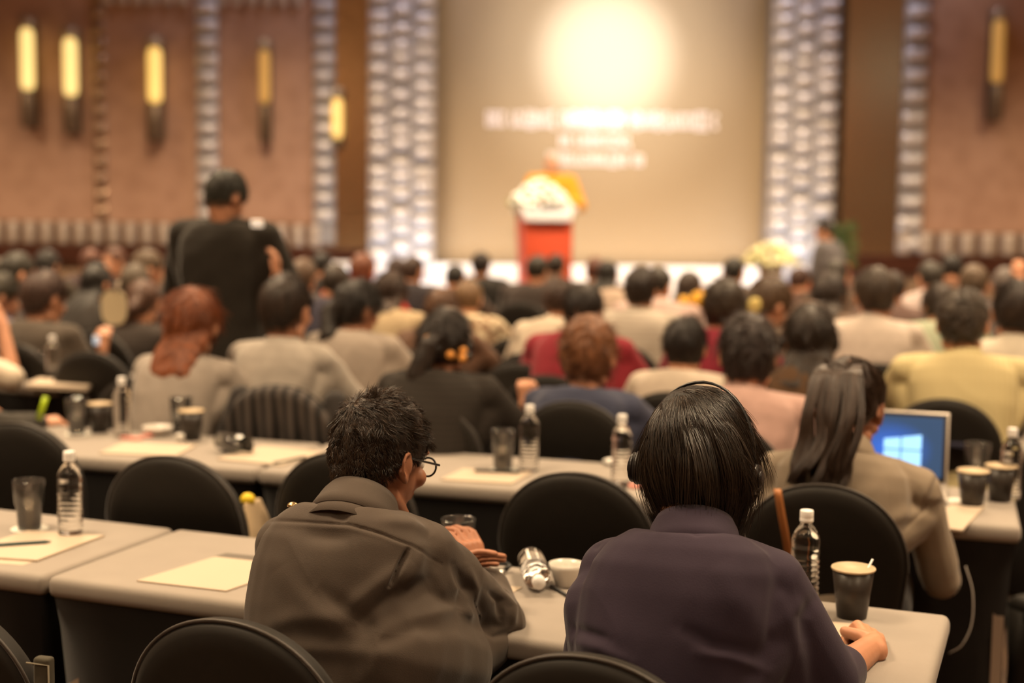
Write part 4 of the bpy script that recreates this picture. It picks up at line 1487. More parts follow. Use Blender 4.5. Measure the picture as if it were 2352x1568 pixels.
person('woman in a khaki jacket with a long ponytail, bent over an open laptop', 1965, 826, 190, 4.02, yaw=17, hy=14, hp=24, lean=16,
       hair='hero3', hc=(.030, .018, .013), top=(.24, .19, .14), cut='hero', key_='P3', head_scale=1.06, voxel=.005, skin=SKIN_DARK, thick=1.25,
       group='people at the second table', m_top=mat('khaki_linen_jacket', (.235, .185, .135), .8, var=.07, vscale=12, bump=.2, bscale=260, sheen=.2, spec=.2),
       W=dict(nb=aty(1938, 1040, 3.90), head=aty(1955, 938, 4.02), SL=aty(1782, 1085, 4.02), SR=aty(2108, 1122, 3.86),
              ER=aty(2162, 1330, 3.92), WR=V(1.20, 4.17, .80), EL=aty(1790, 1290, 4.0), WL=V(.98, 4.28, .80), cuffR=.86,
              post=folds([([(2165, 1062), (2150, 1110), (2128, 1165), (2075, 1218)], 5, -.006), ([(2150, 1060), (2135, 1110), (2110, 1160)], 8, .004),
                          ([(2040, 1200), (2080, 1180), (2130, 1190)], 16, .008), ([(2060, 1260), (2085, 1300), (2070, 1350)], 14, -.008),
                          ([(2180, 1100), (2160, 1140), (2120, 1150)], 12, .006), ([(1745, 1040), (1730, 1120)], 7, -.004)], .0055, 13)))

# hair of the three, strand by strand
P1, P2, P3 = PEOPLE['P1'], PEOPLE['P2'], PEOPLE['P3']
def len1(p): return np.where(p[:, 2] > .02, .030, .014)
comb_hair(P1, 'hair_strand', strand_mat('dark_brown_strands', (.008, .005, .004), (.060, .034, .018)), P1['root'], 'short', 15000, 7, len1, flow_away, .22, .22, .36, 21, .0006, whorl=(-.02, -.07, .075), jitter=.16)
def len2(p): return .09 + .115 * np.clip((.09 - p[:, 2]) / .1, 0, 1) + .02 * np.clip(-p[:, 1] / .1, 0, 1)
def flow2(p, wh, nr):
    v = p - wh
    v = v - nr * (v * nr).sum(1, keepdims=True)
    v = v / (np.linalg.norm(v, axis=1, keepdims=True) + 1e-6)
    return v + np.array([.18, 0, -.1])
comb_hair(P2, 'hair_strand', strand_mat('black_brown_strands', (.007, .005, .004), (.050, .031, .019), .32), P2['root'], 'bob', 13000, 11, len2, flow2, .05, .62, .15, 22, .00055, whorl=(-.035, -.03, .10), jitter=.07, inward=.55)
def len3(p): return np.full(len(p), .065)
def flow3(p, wh, nr):
    v = np.array([-.045, -.095, .065]) - p
    v = v - nr * (v * nr).sum(1, keepdims=True)
    return v / (np.linalg.norm(v, axis=1, keepdims=True) + 1e-6)
comb_hair(P3, 'hair_strand', strand_mat('warm_brown_strands', (.010, .005, .003), (.058, .030, .017), .42), P3['root'], 'pulled', 6500, 7, len3, flow3, .02, .0, .06, 23, .0007, jitter=.04)
def lock_bundle(info, name, ctrl, widths, n, seed, m, wave=.012, radius=.0007, flat=.45):
    rng = np.random.default_rng(seed)
    g = np.array(curve_pts(ctrl, 7))
    k = len(g)
    w = np.interp(np.linspace(0, 1, k), np.linspace(0, 1, len(widths)), widths)
    t = np.linspace(0, 1, k)
    side = np.array([1.0, -.25, 0]); side /= np.linalg.norm(side)
    dep = np.array([.25, 1.0, .0])
    u = rng.uniform(-1, 1, (n, 1)); v = rng.uniform(-1, 1, (n, 1))
    grp = np.floor((u + 1) * 5).astype(int)[:, 0]
    ph = rng.uniform(0, 6.28, 12)[grp][:, None] + rng.normal(0, .25, (n, 1))
    fr = rng.uniform(2.0, 3.4, 12)[grp][:, None]
    L = rng.uniform(.82, 1.0, (n, 1))
    tt = t[None, :] * L
    P = np.stack([np.interp(tt, t, g[:, j]) for j in range(3)], 2)
    ww = np.interp(tt, t, w)
    P += side * (u * ww)[:, :, None] + dep * (v * ww * flat)[:, :, None]
    P += side * (wave * tt * np.sin(fr * 6.28 * tt * .5 + ph))[:, :, None] + dep * (wave * .8 * tt * np.cos(fr * 6.28 * tt * .5 + ph))[:, :, None]
    Mi = np.array(info['M'].inverted())
    P = P @ Mi[:3, :3].T + Mi[:3, 3]
    return strands(name, P, radius, m, info['root'])
ctrl3 = [aty(1942, 836, 3.98), aty(1925, 856, 3.92), aty(1915, 940, 3.85), aty(1905, 1010, 3.82), aty(1885, 1070, 3.80), aty(1872, 1112, 3.79)]
lock_bundle(P3, 'ponytail', ctrl3, [.045, .065, .076, .080, .092, .078], 8000, 31, MATS['warm_brown_strands'], .016, .0009, .6)
Bt = Blob()
Mi3 = P3['M'].inverted()
cc = [Mi3 @ p for p in ctrl3]
rr3 = [.040, .060, .066, .066, .060, .03]
for i in range(len(cc) - 1):
    Bt.cap(cc[i] + V(0, .01, 0), cc[i + 1] + V(0, .01, 0), rr3[i] * .62, rr3[i + 1] * .62)
Bt.build('ponytail_core', hair_mat((.030, .018, .013)), P3['root'], .006, 3, locks(77, .004, 150))
tube('hair_tie', [Mi3 @ aty(1946, y, 3.96) for y in (826, 840, 856)], .008, mat('dull_pink_tie', (.30, .16, .11), .6), P3['root'])
# seams, buttons
# glasses of the first man
def on_head(info, x, y, z): return info['head'] + info['Rh'] @ (V(x, y, z) * info['hs'])
gl = empty('eyeglasses', on_head(P1, 0, .1, 0), label='black-framed glasses worn by the man in the charcoal shirt', cat='glasses')
GI = Matrix.Translation(-gl.location)
for sg in (-1, 1):
    ring = [on_head(P1, sg * .034 + .027 * math.cos(a), .108 - .010 * abs(math.cos(a) * sg + .6 * 1) * .5, -.006 + .019 * math.sin(a)) - gl.location for a in [i * 2 * PI / 24 for i in range(25)]]
    tube('lens_rim', ring, .0022, M_BLACK, gl, 8)
    me = bpy.data.meshes.new('lens')
    c = sum((Vector(r) for r in ring[:24]), Vector()) / 24
    n_ = P1['Rh'] @ V(0, 1, 0) * .0008
    me.from_pydata([tuple(r) for r in ring[:24]] + [tuple(Vector(r) + n_) for r in ring[:24]], [], [tuple(range(24)), tuple(range(47, 23, -1))] + [(i, (i + 1) % 24, 24 + (i + 1) % 24, 24 + i) for i in range(24)])
    mesh_obj('lens', me, M_LENS, gl, smooth=False)
    tube('temple', [on_head(P1, sg * .062, .104, .002) - gl.location, on_head(P1, sg * .078, .09, .002) - gl.location, on_head(P1, sg * .086, .0, .006) - gl.location, on_head(P1, sg * .084, -.03, -.012) - gl.location], .0024, M_BLACK, gl, 8)
tube('bridge', [on_head(P1, -.009, .110, .0) - gl.location, on_head(P1, 0, .113, .003) - gl.location, on_head(P1, .009, .110, .0) - gl.location], .002, M_BLACK, gl, 6)
for q, d_ in (((936, 1206), 2.70), ((672, 1160), 2.78)):
    bm = bmesh.new()
    bmesh.ops.create_uvsphere(bm, u_segments=14, v_segments=8, radius=.011)
    b_ = from_bm('shoulder_button', bm, M_GOLD, P1['root'])
    b_.location = P1['M'].inverted() @ aty(*q, d_)
    b_.scale = (1, 1, .6)
# headphones of the second man
def headphones(info, label, band_mat, cup_mat, cable=None, r=.0035, wide=.007):
    o = empty('headphones', on_head(info, 0, 0, .13), label=label, cat='headphones')
    arc = []
    for i in range(25):
        a = math.radians(-12 + 204 * i / 24)
        arc.append(on_head(info, .103 * math.cos(a), .0, .0 + .1385 * math.sin(a) + .0) - o.location)
    bm = bmesh.new()
    t = info['Rh'] @ V(0, 1, 0)
    rows = []
    for i, p in enumerate(arc):
        nrm = (p + o.location - info['head']).normalized()
        rows.append([bm.verts.new(p + t * dy * wide + nrm * dn * r) for dy, dn in ((-1, -.5), (-1, .5), (-.4, 1), (.4, 1), (1, .5), (1, -.5))])
    for a, b in zip(rows, rows[1:]):
        for k in range(6):
            bm.faces.new((a[k], a[(k + 1) % 6], b[(k + 1) % 6], b[k]))
    bm.faces.new(rows[0]); bm.faces.new(rows[-1][::-1])
    from_bm('headband', bm, band_mat, o)
    for sg in (-1, 1):
        c = on_head(info, sg * .096, -.004, -.022)
        R_ = info['Rh'].to_4x4()
        bm = bmesh.new()
        for rr, x0, x1 in ((.034, .0, .012), (.030, .012, .022), (.017, .022, .028)):
            m = Matrix.Translation(c - o.location + info['Rh'] @ V(sg * (x0 + x1) / 2, 0, 0)) @ R_ @ Matrix.Rotation(PI / 2, 4, 'Y')
            bmesh.ops.create_cone(bm, cap_ends=True, segments=28, radius1=rr, radius2=rr * .93, depth=x1 - x0, matrix=m)
        bmesh.ops.bevel(bm, geom=list(bm.edges), offset=.0015, segments=2, affect='EDGES')
        from_bm('ear_cup', bm, cup_mat, o)
    if cable:
        tube('cable', [p - o.location for p in curve_pts(cable, 8)], .0016, M_BLACK, o, 6)
    return o
headphones(P2, 'black headphones worn by the man in the navy polo', M_BLACK, mat('headphone_cup', (.016, .012, .011), .4),
           [on_head(P2, .105, .0, -.05), aty(1708, 1190, 2.72), aty(1712, 1235, 2.74), aty(1722, 1290, 2.9)])

# chairs of the front rows
chair_px('empty-looking chair back in front of the man in the charcoal shirt, nearest the camera', 532, 1421, 21, ztop=.92)
chair_px('chair back at the bottom edge behind the man in the navy polo', 1352, 1502, 21, ztop=.92)
jc = chair_px('chair back cropped by the bottom left corner with a strapped bag beside it', -150, 1372, 21)
chair_px('empty chair behind the front left table, at the left edge', 42, 970, 17)
chair_px('empty chair with a yellow topped bag on its side, left of the charcoal shirt', 394, 1046, 17)
chair_px('chair mostly hidden behind the head of the man in glasses', 790, 1038, 17)
chair_px('empty chair between the man in glasses and the man in headphones', 1324, 1084, 17)
chair_px('chair of the woman in the khaki jacket with an orange strap over it', 1893, 1111, 17)
jk = chair_px('chair of the man in the pale shirt with a dark jacket hung over it', 640, 897, 18)
chair_px('chair of the woman in the blue sweater', 1318, 921, 18)
chair_px('chair of the man in the yellow shirt', 2172, 874, 14, Y=5.35)
chair_px('chair arc behind the woman with the floral hair tie', 975, 838, 18, Y=5.1)
chair_px('chair at the left between the bottle and the auburn woman', 322, 870, 18)
chair_px('small empty chair left of the photographing hands', 210, 795, 18, Y=6.6)
chair_px('small empty chair just behind the bottle in the centre', 1196, 835, 18)
chair_px('far small empty chair in the centre, beside the olive vest', 1190, 775, 18)
chair_px('chair arc under the oval dark head in pale top', 1545, 848, 18, Y=5.45)
chair_px('chair arc of the woman with headphones and long dark hair', 1842, 852, 18, Y=5.35)
chair_px('chair behind the white shirted man on the right', 2024, 806, 18, Y=6.5)
chair_px('chair arc beyond the raised bare elbow at the left', 30, 768, 18, Y=6.9)

# bag hanging on the side of the empty chair
p = aty(588, 1215, 4.12)
o = empty('tote_bag', (p.x, p.y, p.z), math.radians(-17), label='tan tote bag with a yellow knob hanging beside the empty chair', cat='bag')
B = Blob()
B.loft([(V(.03, 0, -.13), V(1, 0, 0), V(0, 1, 0), .026, .08, .7), (V(.015, 0, -.02), V(1, 0, 0), V(0, 1, 0), .022, .08, .7), (V(-.003, 0, .05), V(1, 0, 0), V(0, 1, 0), .015, .06, .7), (V(-.012, 0, .085), V(1, 0, 0), V(0, 1, 0), .010, .05, .7)])
B.build('bag_body', cloth((.42, .31, .19)), o, .006, 3, wrinkles(3, .004))
B = Blob(); B.ell((-.016, -.02, .092), (.023, .02, .020))
B.build('yellow_knob', mat('yellow_plush', (.75, .52, .02), .6), o, .005, 2)
# strap over the chair of the woman in khaki
pts = [aty(1784, 1128, 3.66), aty(1786, 1126, 3.60), aty(1795, 1180, 3.60), aty(1806, 1240, 3.62), aty(1815, 1300, 3.66)]
bm = bmesh.new()
rows = []
for q in curve_pts(pts, 6):
    rows.append([bm.verts.new(q + V(dx, dy, 0)) for dx, dy in ((-.010, -.0015), (.010, -.0015), (.010, .0015), (-.010, .0015))])
for a, b in zip(rows, rows[1:]):
    for k in range(4): bm.faces.new((a[k], a[(k + 1) % 4], b[(k + 1) % 4], b[k]))
setp(from_bm('bag_strap', bm, mat('orange_leather', (.36, .135, .04), .5), None), 'orange brown leather strap hanging over the chair of the khaki jacket woman', 'strap')
# strapped bag in the bottom left corner
a = aty(66, 1520, 2.42); b = aty(122, 1514, 2.45)
o = empty('canvas_bag', ((a.x + b.x) / 2, 2.45, a.z - .2), -.3, label='olive canvas bag edge in the bottom left corner beside the chair', cat='bag')
bm = box_bm(b.x - a.x, .022, .36, (0, 0, .02), .006, 3)
from_bm('bag_body', bm, cloth((.060, .052, .036)), o)
tube('seam', [(-.027, -.013, .19), (.018, -.013, .19), (.019, -.013, -.1)], .0016, mat('seam_thread', (.20, .17, .12), .6), o, 6)
# jacket hung over a chair
o = empty('hung_jacket', (jk.location.x, jk.location.y, 0), jk.rotation_euler.z, label='dark striped jacket hung over the chair of the man in the pale shirt', cat='jacket')
pts = chair_outline()
bm = bmesh.new()
rows = []
rngj = random.Random(4)
for (x, z) in pts:
    if z < .47: continue
    row = []
    for y in (-.055, -.048, .0, .048, .055):
        row.append((x, y, z))
    rows.append(row)
def sheet(yf, name):
    bm = bmesh.new()
    NX, NZ = 46, 22
    g = []
    for i in range(NX):
        u = -1 + 2 * i / (NX - 1)
        col = []
        for j in range(NZ):
            v = j / (NZ - 1)
            xw = .245 + .03 * v
            x = u * xw
            zt = .70 + .245 * math.sqrt(max(0, 1 - (abs(u)) ** 2.3))
            z = zt + (.40 - zt) * v
            fold = .012 * math.sin(u * 17 + .8 * math.sin(v * 3)) * min(1, v * 3)
            y = yf * (.042 + .01 * v) + (fold if yf < 0 else -fold) + back_tilt(z)
            if v == 0: y = back_tilt(z) + yf * .01
            col.append(bm.verts.new((x, y, z)))
        g.append(col)
    for i in range(NX - 1):
        for j in range(NZ - 1):
            bm.faces.new((g[i][j], g[i + 1][j], g[i + 1][j + 1], g[i][j + 1]))
    ob = from_bm(name, bm, striped('jacket_stripes', (.012, .011, .011), (.085, .070, .062), 7), o)
    s_ = ob.modifiers.new('s', 'SOLIDIFY'); s_.thickness = .006
    return ob
sheet(-1, 'back_panel'); sheet(1, 'front_panel')
for sg in (-1, 1):
    B = Blob()
    B.chain([V(sg * .20, .0, .88), V(sg * .255, -.03, .70), V(sg * .27, -.03, .46)], [.045, .045, .04])
    B.build('sleeve', cloth((.035, .030, .028)), o, .008, 3, wrinkles(5 + sg, .005))

# laptop
R2 = ROWS[2]
hp_ = aty(2060, 1085, 4.50)
lp = empty('laptop', (aty(2052, 1000, 4.55).x, 4.55, TOPZ), -R2.th, label='open silver laptop with a glowing blue screen in front of the khaki jacket woman', cat='laptop')
M_ALU = mat('laptop_aluminium', (.62, .56, .50), .35, metal=.7)
lw = .345
box('laptop_base', lw, .235, .014, (0, -.118, .009), M_ALU, lp, .004)
box('keyboard', lw * .85, .10, .002, (0, -.085, .0165), M_BLACK, lp)
ti = math.radians(18)
lid = box('screen_lid', lw, .006, .235, (0, 0, .1175), M_ALU, lp, .003)
lid.location = (0, 0, .012); lid.rotation_euler = (-ti, 0, 0)
bz = box('screen_bezel', lw - .014, .002, .221, (0, -.0035, .1175), M_BLACK, lid, .0008)
m, nt, b = nodes_of('blue_desktop_screen')
tc = nt.nodes.new('ShaderNodeTexCoord'); gr = nt.nodes.new('ShaderNodeTexGradient'); gr.gradient_type = 'SPHERICAL'
mp = nt.nodes.new('ShaderNodeMapping'); mp.inputs['Scale'].default_value = (7, 1, 10); mp.inputs['Location'].default_value = (.1, 0, -1.05)
rp = nt.nodes.new('ShaderNodeValToRGB'); rp.color_ramp.elements[0].color = (.012, .085, .20, 1); rp.color_ramp.elements[1].color = (.02, .20, .95, 1); rp.color_ramp.elements[1].position = .8
nt.links.new(tc.outputs['Object'], mp.inputs[0]); nt.links.new(mp.outputs[0], gr.inputs[0]); nt.links.new(gr.outputs[0], rp.inputs[0])
nt.links.new(rp.outputs[0], b.inputs['Emission Color']); b.inputs['Emission Strength'].default_value = 1.0
b.inputs['Base Color'].default_value = (.01, .01, .02, 1)
dp = box('display', lw - .036, .001, .196, (0, -.0052, .1195), m, lid)
bm = bmesh.new()
def pane(x0, x1, zl0, zl1, zr0, zr1):
    bm.faces.new([bm.verts.new(v) for v in ((x0, -.0062, zl0), (x1, -.0062, zr0), (x1, -.0062, zr1), (x0, -.0062, zl1))])
pane(-.035, .030, .094, .060, .094, .052) ; pane(.034, .098, .094, .051, .094, .042)
bm.clear()
def quad(x0, x1, a0, a1, b0, b1):
    vs = [bm.verts.new(v) for v in ((x0, -.0066, a0), (x1, -.0066, b0), (x1, -.0066, b1), (x0, -.0066, a1))]
    bk = [bm.verts.new(v.co + V(0, .0006, 0)) for v in vs]
    bm.faces.new(vs); bm.faces.new(bk[::-1])
    for i in range(4): bm.faces.new((vs[i], bk[i], bk[(i + 1) % 4], vs[(i + 1) % 4]))
quad(-.030, .022, .108, .140, .108, .147)
quad(.026, .088, .108, .148, .108, .158)
quad(-.030, .022, .070, .104, .062, .104)
quad(.026, .088, .061, .104, .050, .104)
from_bm('window_emblem', bm, mat('pale_blue_glow', (.3, .6, 1), .5, emit=(.18, .52, 1), estr=1.3), lid, False)
# white cable hanging by the right table
setp(tube('charging_cable', curve_pts([aty(2218, 1300, 3.98), aty(2234, 1360, 3.96), aty(2232, 1430, 3.95), aty(2210, 1480, 3.95), aty(2180, 1500, 3.98)], 8), .0018, mat('white_cable', (.55, .50, .45), .5)), 'thin pale cable hanging below the khaki sleeve', 'cable')

# ------------------------------------------------------------------ the audience
OLIVE, CRIM = (.30, .24, .07), (.22, .018, .028)
BK = (.014, .011, .009)
DB = (.026, .016, .011)
BR = (.055, .028, .016)
def P(label, px, y, w, d, **k):
    chairlab = k.pop('chair', 1)
    r = person(label, px, y, w, d, **k)
    if chairlab:
        i = PEOPLE[k.get('key_') or label]
        yr = math.radians(k.get('yaw', 19))
        h = i['hip']
        ws = label.replace(',', '').split()[:9]
        while ws[-1] in ('a', 'the', 'of', 'with', 'in', 'and', 'at', 'his', 'her', 'by', 'beside', 'behind', 'left', 'right', 'before', 'above', 'from', 'to', 'on'): ws.pop()
        chair('black covered chair of the ' + ' '.join(ws), h.x - math.sin(yr) * .23, h.y - math.cos(yr) * .23, k.get('yaw', 19))
    return r
N = dict(chair=0)
# third row from the camera
P('woman with long auburn hair and a light grey top, writing at the left', 447, 660, 128, 5.75, hair='long', hc=(.16, .045, .014), top=(.42, .36, .31), cut='sweater', hy=-12, hairlen=.30, hairside=.6, sw=.95, key_='auburn', chair=0)
P('man in a pale grey shirt with both ears showing, his jacket on the chair', 660, 627, 128, 5.83, hair='short', hc=DB, top=(.52, .46, .40), hy=4, hp=8, lean=10, key_='pale', **N)
P('woman in a black ribbed jacket with a low ponytail and orange floral hair tie', 1030, 712, 116, 5.34, hair='ponytail', hc=(.020, .013, .010), top=(.022, .017, .014), cut='jacket', hy=-4, hp=22, lean=18, hairlen=.16, hairside=-1.0, key_='floral', m_top=striped('black_ribs', (.014, .011, .009), (.030, .023, .018), 14, 'Z'), **N)
P('woman with short wavy brown hair and a navy blue sweater in the centre', 1357, 728, 140, 5.45, hair='bob', hc=(.145, .058, .024), top=(.045, .050, .085), cut='sweater', hp=12, thick=1.6, curly=True, key_='wavy', W=None, **N)
P('person in a pink shirt with short dark hair behind the man in headphones', 1722, 723, 134, 5.15, hair='bob', hc=(.026, .016, .013), top=(.58, .37, .32), hp=14, hy=-8, sw=1.08, thick=1.3, curly=True, key_='pink')
P('broad man in a yellow striped shirt with greying hair at the right', 2216, 661, 118, 5.65, yaw=12, hair='short', hc=(.055, .040, .028), top=(.70, .60, .30), hy=12, hp=10, sw=1.22, lean=14, curly=True, key_='yellow', m_top=striped('yellow_stripes', (.47, .385, .19), (.54, .46, .26), 14), **N)
P('man in a cream shirt with dark hair at the right edge', 2336, 640, 112, 6.35, hair='short', hc=DB, top=(.70, .62, .50), hy=-4, hp=10, key_='cream')
# fourth row
P('person with an oval dark head of straight hair and a pale top', 1578, 727, 100, 5.98, hair='bob', hc=(.018, .012, .009), top=(.62, .52, .42), cut='sweater', hp=12, thick=.9, sw=.95, key_='oval', **N)
P('woman with a headband, long dark hair and a brown top beside the pink shirt', 1860, 698, 116, 5.75, hair='long', hc=(.022, .013, .008), top=(.085, .045, .022), cut='sweater', hy=-16, hp=8, hairlen=.1, sw=1.0, key_='phones', **N)
P('woman in a grey blazer with a low dark bun, looking right', 830, 642, 98, 6.59, hair='ponytail', hc=(.022, .017, .014), top=(.30, .25, .21), cut='jacket', hy=28, hp=14, hairside=-1.6, hairlen=.06, key_='blazer')
P('man with broad dark hair and a striped light grey shirt left of the yellow flowers', 1474, 611, 80, 7.63, hair='short', hc=DB, top=(.52, .45, .37), hp=6, lean=10, key_='stripes', sw=1.12, m_top=striped('grey_shirt_stripes', (.36, .31, .26), (.43, .38, .32), 12, 'Z'))
P('man in a white shirt with hand at his ear, right of the dark haired women', 2010, 612, 96, 6.82, hair='short', hc=(.045, .030, .020), top=(.64, .54, .47), hy=-18, hp=12, thick=1.4, key_='whiteright', **N)
P('man in a brown jacket looking down to the right, face lit orange', 1790, 640, 100, 7.23, hair='short', hc=(.07, .038, .018), top=(.12, .085, .062), cut='jacket', hy=40, hp=30, skin=SKIN, key_='lookdown', eyes=True)
P('person in a crimson top and olive vest behind the wavy brown hair', 1345, 652, 92, 6.4, hair='bob', hc=(.022, .014, .010), top=CRIM, cut='sweater', hp=20, sw=1.08, key_='crimson')
P('person in a white shirt leaning left behind the crimson top', 1285, 640, 66, 7.25, hair='short', hc=(.05, .026, .016), top=(.72, .60, .47), hp=16, key_='whitelean', hr=-8)
P('curly dark haired person with a crimson collar right of the yellow flowers', 1666, 640, 96, 6.51, hair='bob', hc=(.030, .019, .012), top=(.20, .016, .03), cut='sweater', hp=8, curly=True, thick=1.5, key_='curly')
P('man in a grey brown jacket with an ear showing, photographing at the left', 110, 620, 98, 7.34, hair='short', hc=(.055, .030, .022), top=(.065, .050, .038), cut='jacket', hy=14, hp=14, sw=1.05, key_='camera', arms='read')
P('man in profile with a blue collar at the left edge', 14, 625, 84, 7.67, hair='short', hc=(.040, .032, .020), top=(.10, .09, .12), hy=38, hp=18, key_='profile', eyes=True)
P('woman with dark brown hair gathered low beside the white paddle fan', 330, 640, 82, 8.03, hair='ponytail', hc=(.065, .030, .018), top=(.030, .022, .018), cut='sweater', hy=-18, hairlen=.22, hairside=-.8, hp=12, key_='lowpony')
P('woman with long black hair sitting behind the white paddle fan', 226, 604, 72, 8.40, hair='long', hc=BK, top=(.03, .025, .022), cut='sweater', hy=4, key_='blackhair')
P('man with brown hair looking right past the standing man', 350, 573, 68, 10.16, hair='short', hc=(.075, .048, .028), top=(.05, .035, .03), hy=35, hp=20, key_='pastman', cut='jacket')
P('grey haired person between the paddle fan and the standing man', 316, 604, 74, 9.22, hair='bob', hc=(.070, .052, .036), top=(.05, .036, .032), cut='sweater', key_='grey')
P('dark haired person in the far left rows with a face in profile', 48, 578, 76, 8.52, hair='short', hc=(.024, .020, .014), top=(.10, .08, .075), hy=30, key_='farleft')
P('black haired person under the dark rail at the far left', 113, 571, 56, 9.85, hair='bob', hc=BK, top=(.04, .03, .02), cut='sweater', key_='rail')
P('person with a warm lit face turned back at the far left rows', 262, 567, 54, 10.60, yaw=-150, hair='short', hc=(.09, .04, .025), top=(.05, .03, .03), hp=0, lean=2, arms='lap', key_='turned', eyes=True, **N)
P('person with reddish hair beside the warm lit face', 212, 571, 48, 11.09, hair='short', hc=(.12, .052, .035), top=(.05, .03, .03), key_='reddish')
P('dark haired man in black right of the standing man', 742, 578, 44, 10.87, hair='short', hc=BK, top=(.02, .017, .015), cut='jacket', key_='rightofstand')
P('person with light brown hair near the hand of the standing man', 700, 594, 56, 8.79, hair='bob', hc=(.09, .055, .035), top=(.05, .035, .03), cut='sweater', key_='lightbrown')
P('person with reddish brown hair and a bright red top', 837, 580, 62, 9.48, hair='bob', hc=(.13, .042, .020), top=(.70, .05, .02), cut='sweater', key_='redtop', sw=1.25)
P('woman with long brown hair and a cream sweater right of the grey blazer', 898, 622, 56, 7.79, hair='long', hc=(.045, .024, .015), top=(.55, .42, .26), cut='sweater', hy=-20, hairlen=.12, key_='creamsweater')
P('man in a dark suit seen before the left silver column', 950, 586, 46, 10.25, hair='short', hc=(.04, .022, .015), top=(.025, .021, .025), cut='jacket', sw=1.15, key_='suitcolumn', hp=6)
P('dark haired person beside the dark suit before the left silver column', 914, 590, 42, 11.53, hair='short', hc=(.035, .018, .014), top=(.03, .025, .025), key_='besidesuit')
P('dark haired person low before the beige screen, left of the bald spot man', 1049, 606, 44, 11.01, hair='short', hc=BK, top=(.05, .03, .022), key_='lowleft')
P('man with a small bald spot in a black suit before the screen', 1106, 577, 40, 11.78, hair='short', hc=(.022, .015, .012), top=(.022, .019, .017), cut='jacket', sw=1.1, hp=4, lean=6, key_='baldspot')
P('blonde brown haired woman in a patterned cream jacket', 1080, 642, 66, 8.48, hair='bob', hc=(.14, .080, .040), top=(.6, .5, .33), cut='jacket', key_='patterned', m_top=spotted('cream_brown_pattern', (.52, .43, .29), (.2, .12, .07), 22))
P('person with round reddish brown hair just above the floral hair tie woman', 1020, 662, 72, 7.32, hair='bob', hc=(.10, .048, .024), top=(.10, .05, .03), cut='sweater', key_='roundred')
P('man in a charcoal suit with flat dark hair in front of the podium', 1237, 585, 46, 10.47, hair='short', hc=(.022, .018, .012), top=(.045, .034, .030), cut='jacket', sw=1.2, hy=8, key_='podiumsuit', hp=6, lean=6)
P('dark haired man right beside the charcoal suit below the podium', 1278, 581, 38, 11.70, hair='short', hc=(.022, .014, .010), top=(.07, .05, .038), sw=1.0, hp=6, key_='podiumright')
P('person with a reddish neck and close cropped hair right of the podium', 1369, 590, 40, 11.14, hair='short', hc=(.09, .030, .018), top=(.08, .055, .042), cut='jacket', sw=1.3, key_='cropped', hp=4)
P('person with black hair and a light collar right of the cropped head', 1398, 597, 40, 10.28, hair='long', hc=BK, top=(.55, .42, .33), cut='sweater', key_='lightcollar', hairlen=.08)
P('man in a pale pink shirt partly behind the striped grey shirt', 1517, 610, 52, 8.41, hair='short', hc=(.025, .018, .013), top=(.58, .42, .38), hy=14, key_='palepink', sw=1.2)
P('woman with smooth dark hair before the yellow flowers', 1585, 621, 64, 9.15, hair='long', hc=(.035, .022, .016), top=(.16, .12, .11), cut='sweater', hairlen=.1, key_='smooth')
P('man in a brown suit with a round dark head before the screen edge', 1685, 589, 44, 10.01, hair='short', hc=(.018, .015, .012), top=(.075, .052, .038), cut='jacket', sw=1.3, key_='roundhead', hp=4, lean=6)
P('person with long dark hair between the brown jacket and white shirt', 1906, 626, 76, 7.93, hair='long', hc=(.032, .020, .014), top=(.12, .08, .06), cut='sweater', hairlen=.1, key_='between')
P('dark haired person below the seated man on the stage', 1925, 594, 58, 9.60, hair='bob', hc=(.03, .024, .018), top=(.08, .05, .035), cut='sweater', key_='belowstage')
P('person with dark hair and a lilac white shirt towards the right', 2136, 598, 62, 9.35, hair='short', hc=(.030, .024, .018), top=(.55, .45, .43), hy=-20, key_='lilac', sw=1.25)
P('black haired person against the dark rail on the right', 2188, 583, 54, 10.11, hair='short', hc=BK, top=(.10, .05, .03), key_='railright')
P('person with short greying brown hair above the yellow shirt', 2240, 608, 70, 8.28, hair='short', hc=(.085, .055, .034), top=(.09, .07, .065), key_='greying')
P('dark haired person in a mint green top beside the yellow shirt', 2155, 650, 62, 7.48, hair='bob', hc=(.035, .022, .014), top=(.42, .46, .33), cut='sweater', hy=-22, key_='mint', sw=1.15)
P('person in a grey purple top holding up a hand at the far right', 2312, 612, 66, 9.02, hair='short', hc=(.09, .07, .062), top=(.14, .10, .10), cut='sweater', key_='greypurple')
P('reddish haired person near the plant below the bronze mirror', 1838, 612, 44, 10.69, hair='short', hc=(.05, .022, .015), top=(.08, .04, .03), key_='nearplant')
P('black haired person at the left edge of the far rows', -6, 590, 66, 9.02, hair='bob', hc=(.05, .035, .022), top=(.10, .06, .05), cut='sweater', key_='edgefar')
P('dark haired person behind the white shirt in the right rows', 2052, 622, 56, 8.61, hair='short', hc=(.026, .017, .012), top=(.10, .06, .05), key_='behindwhite')
P('person in dark clothes behind the grey blazer', 775, 605, 50, 8.20, hair='short', hc=(.03, .02, .014), top=(.03, .026, .04), cut='jacket', key_='behindblazer')
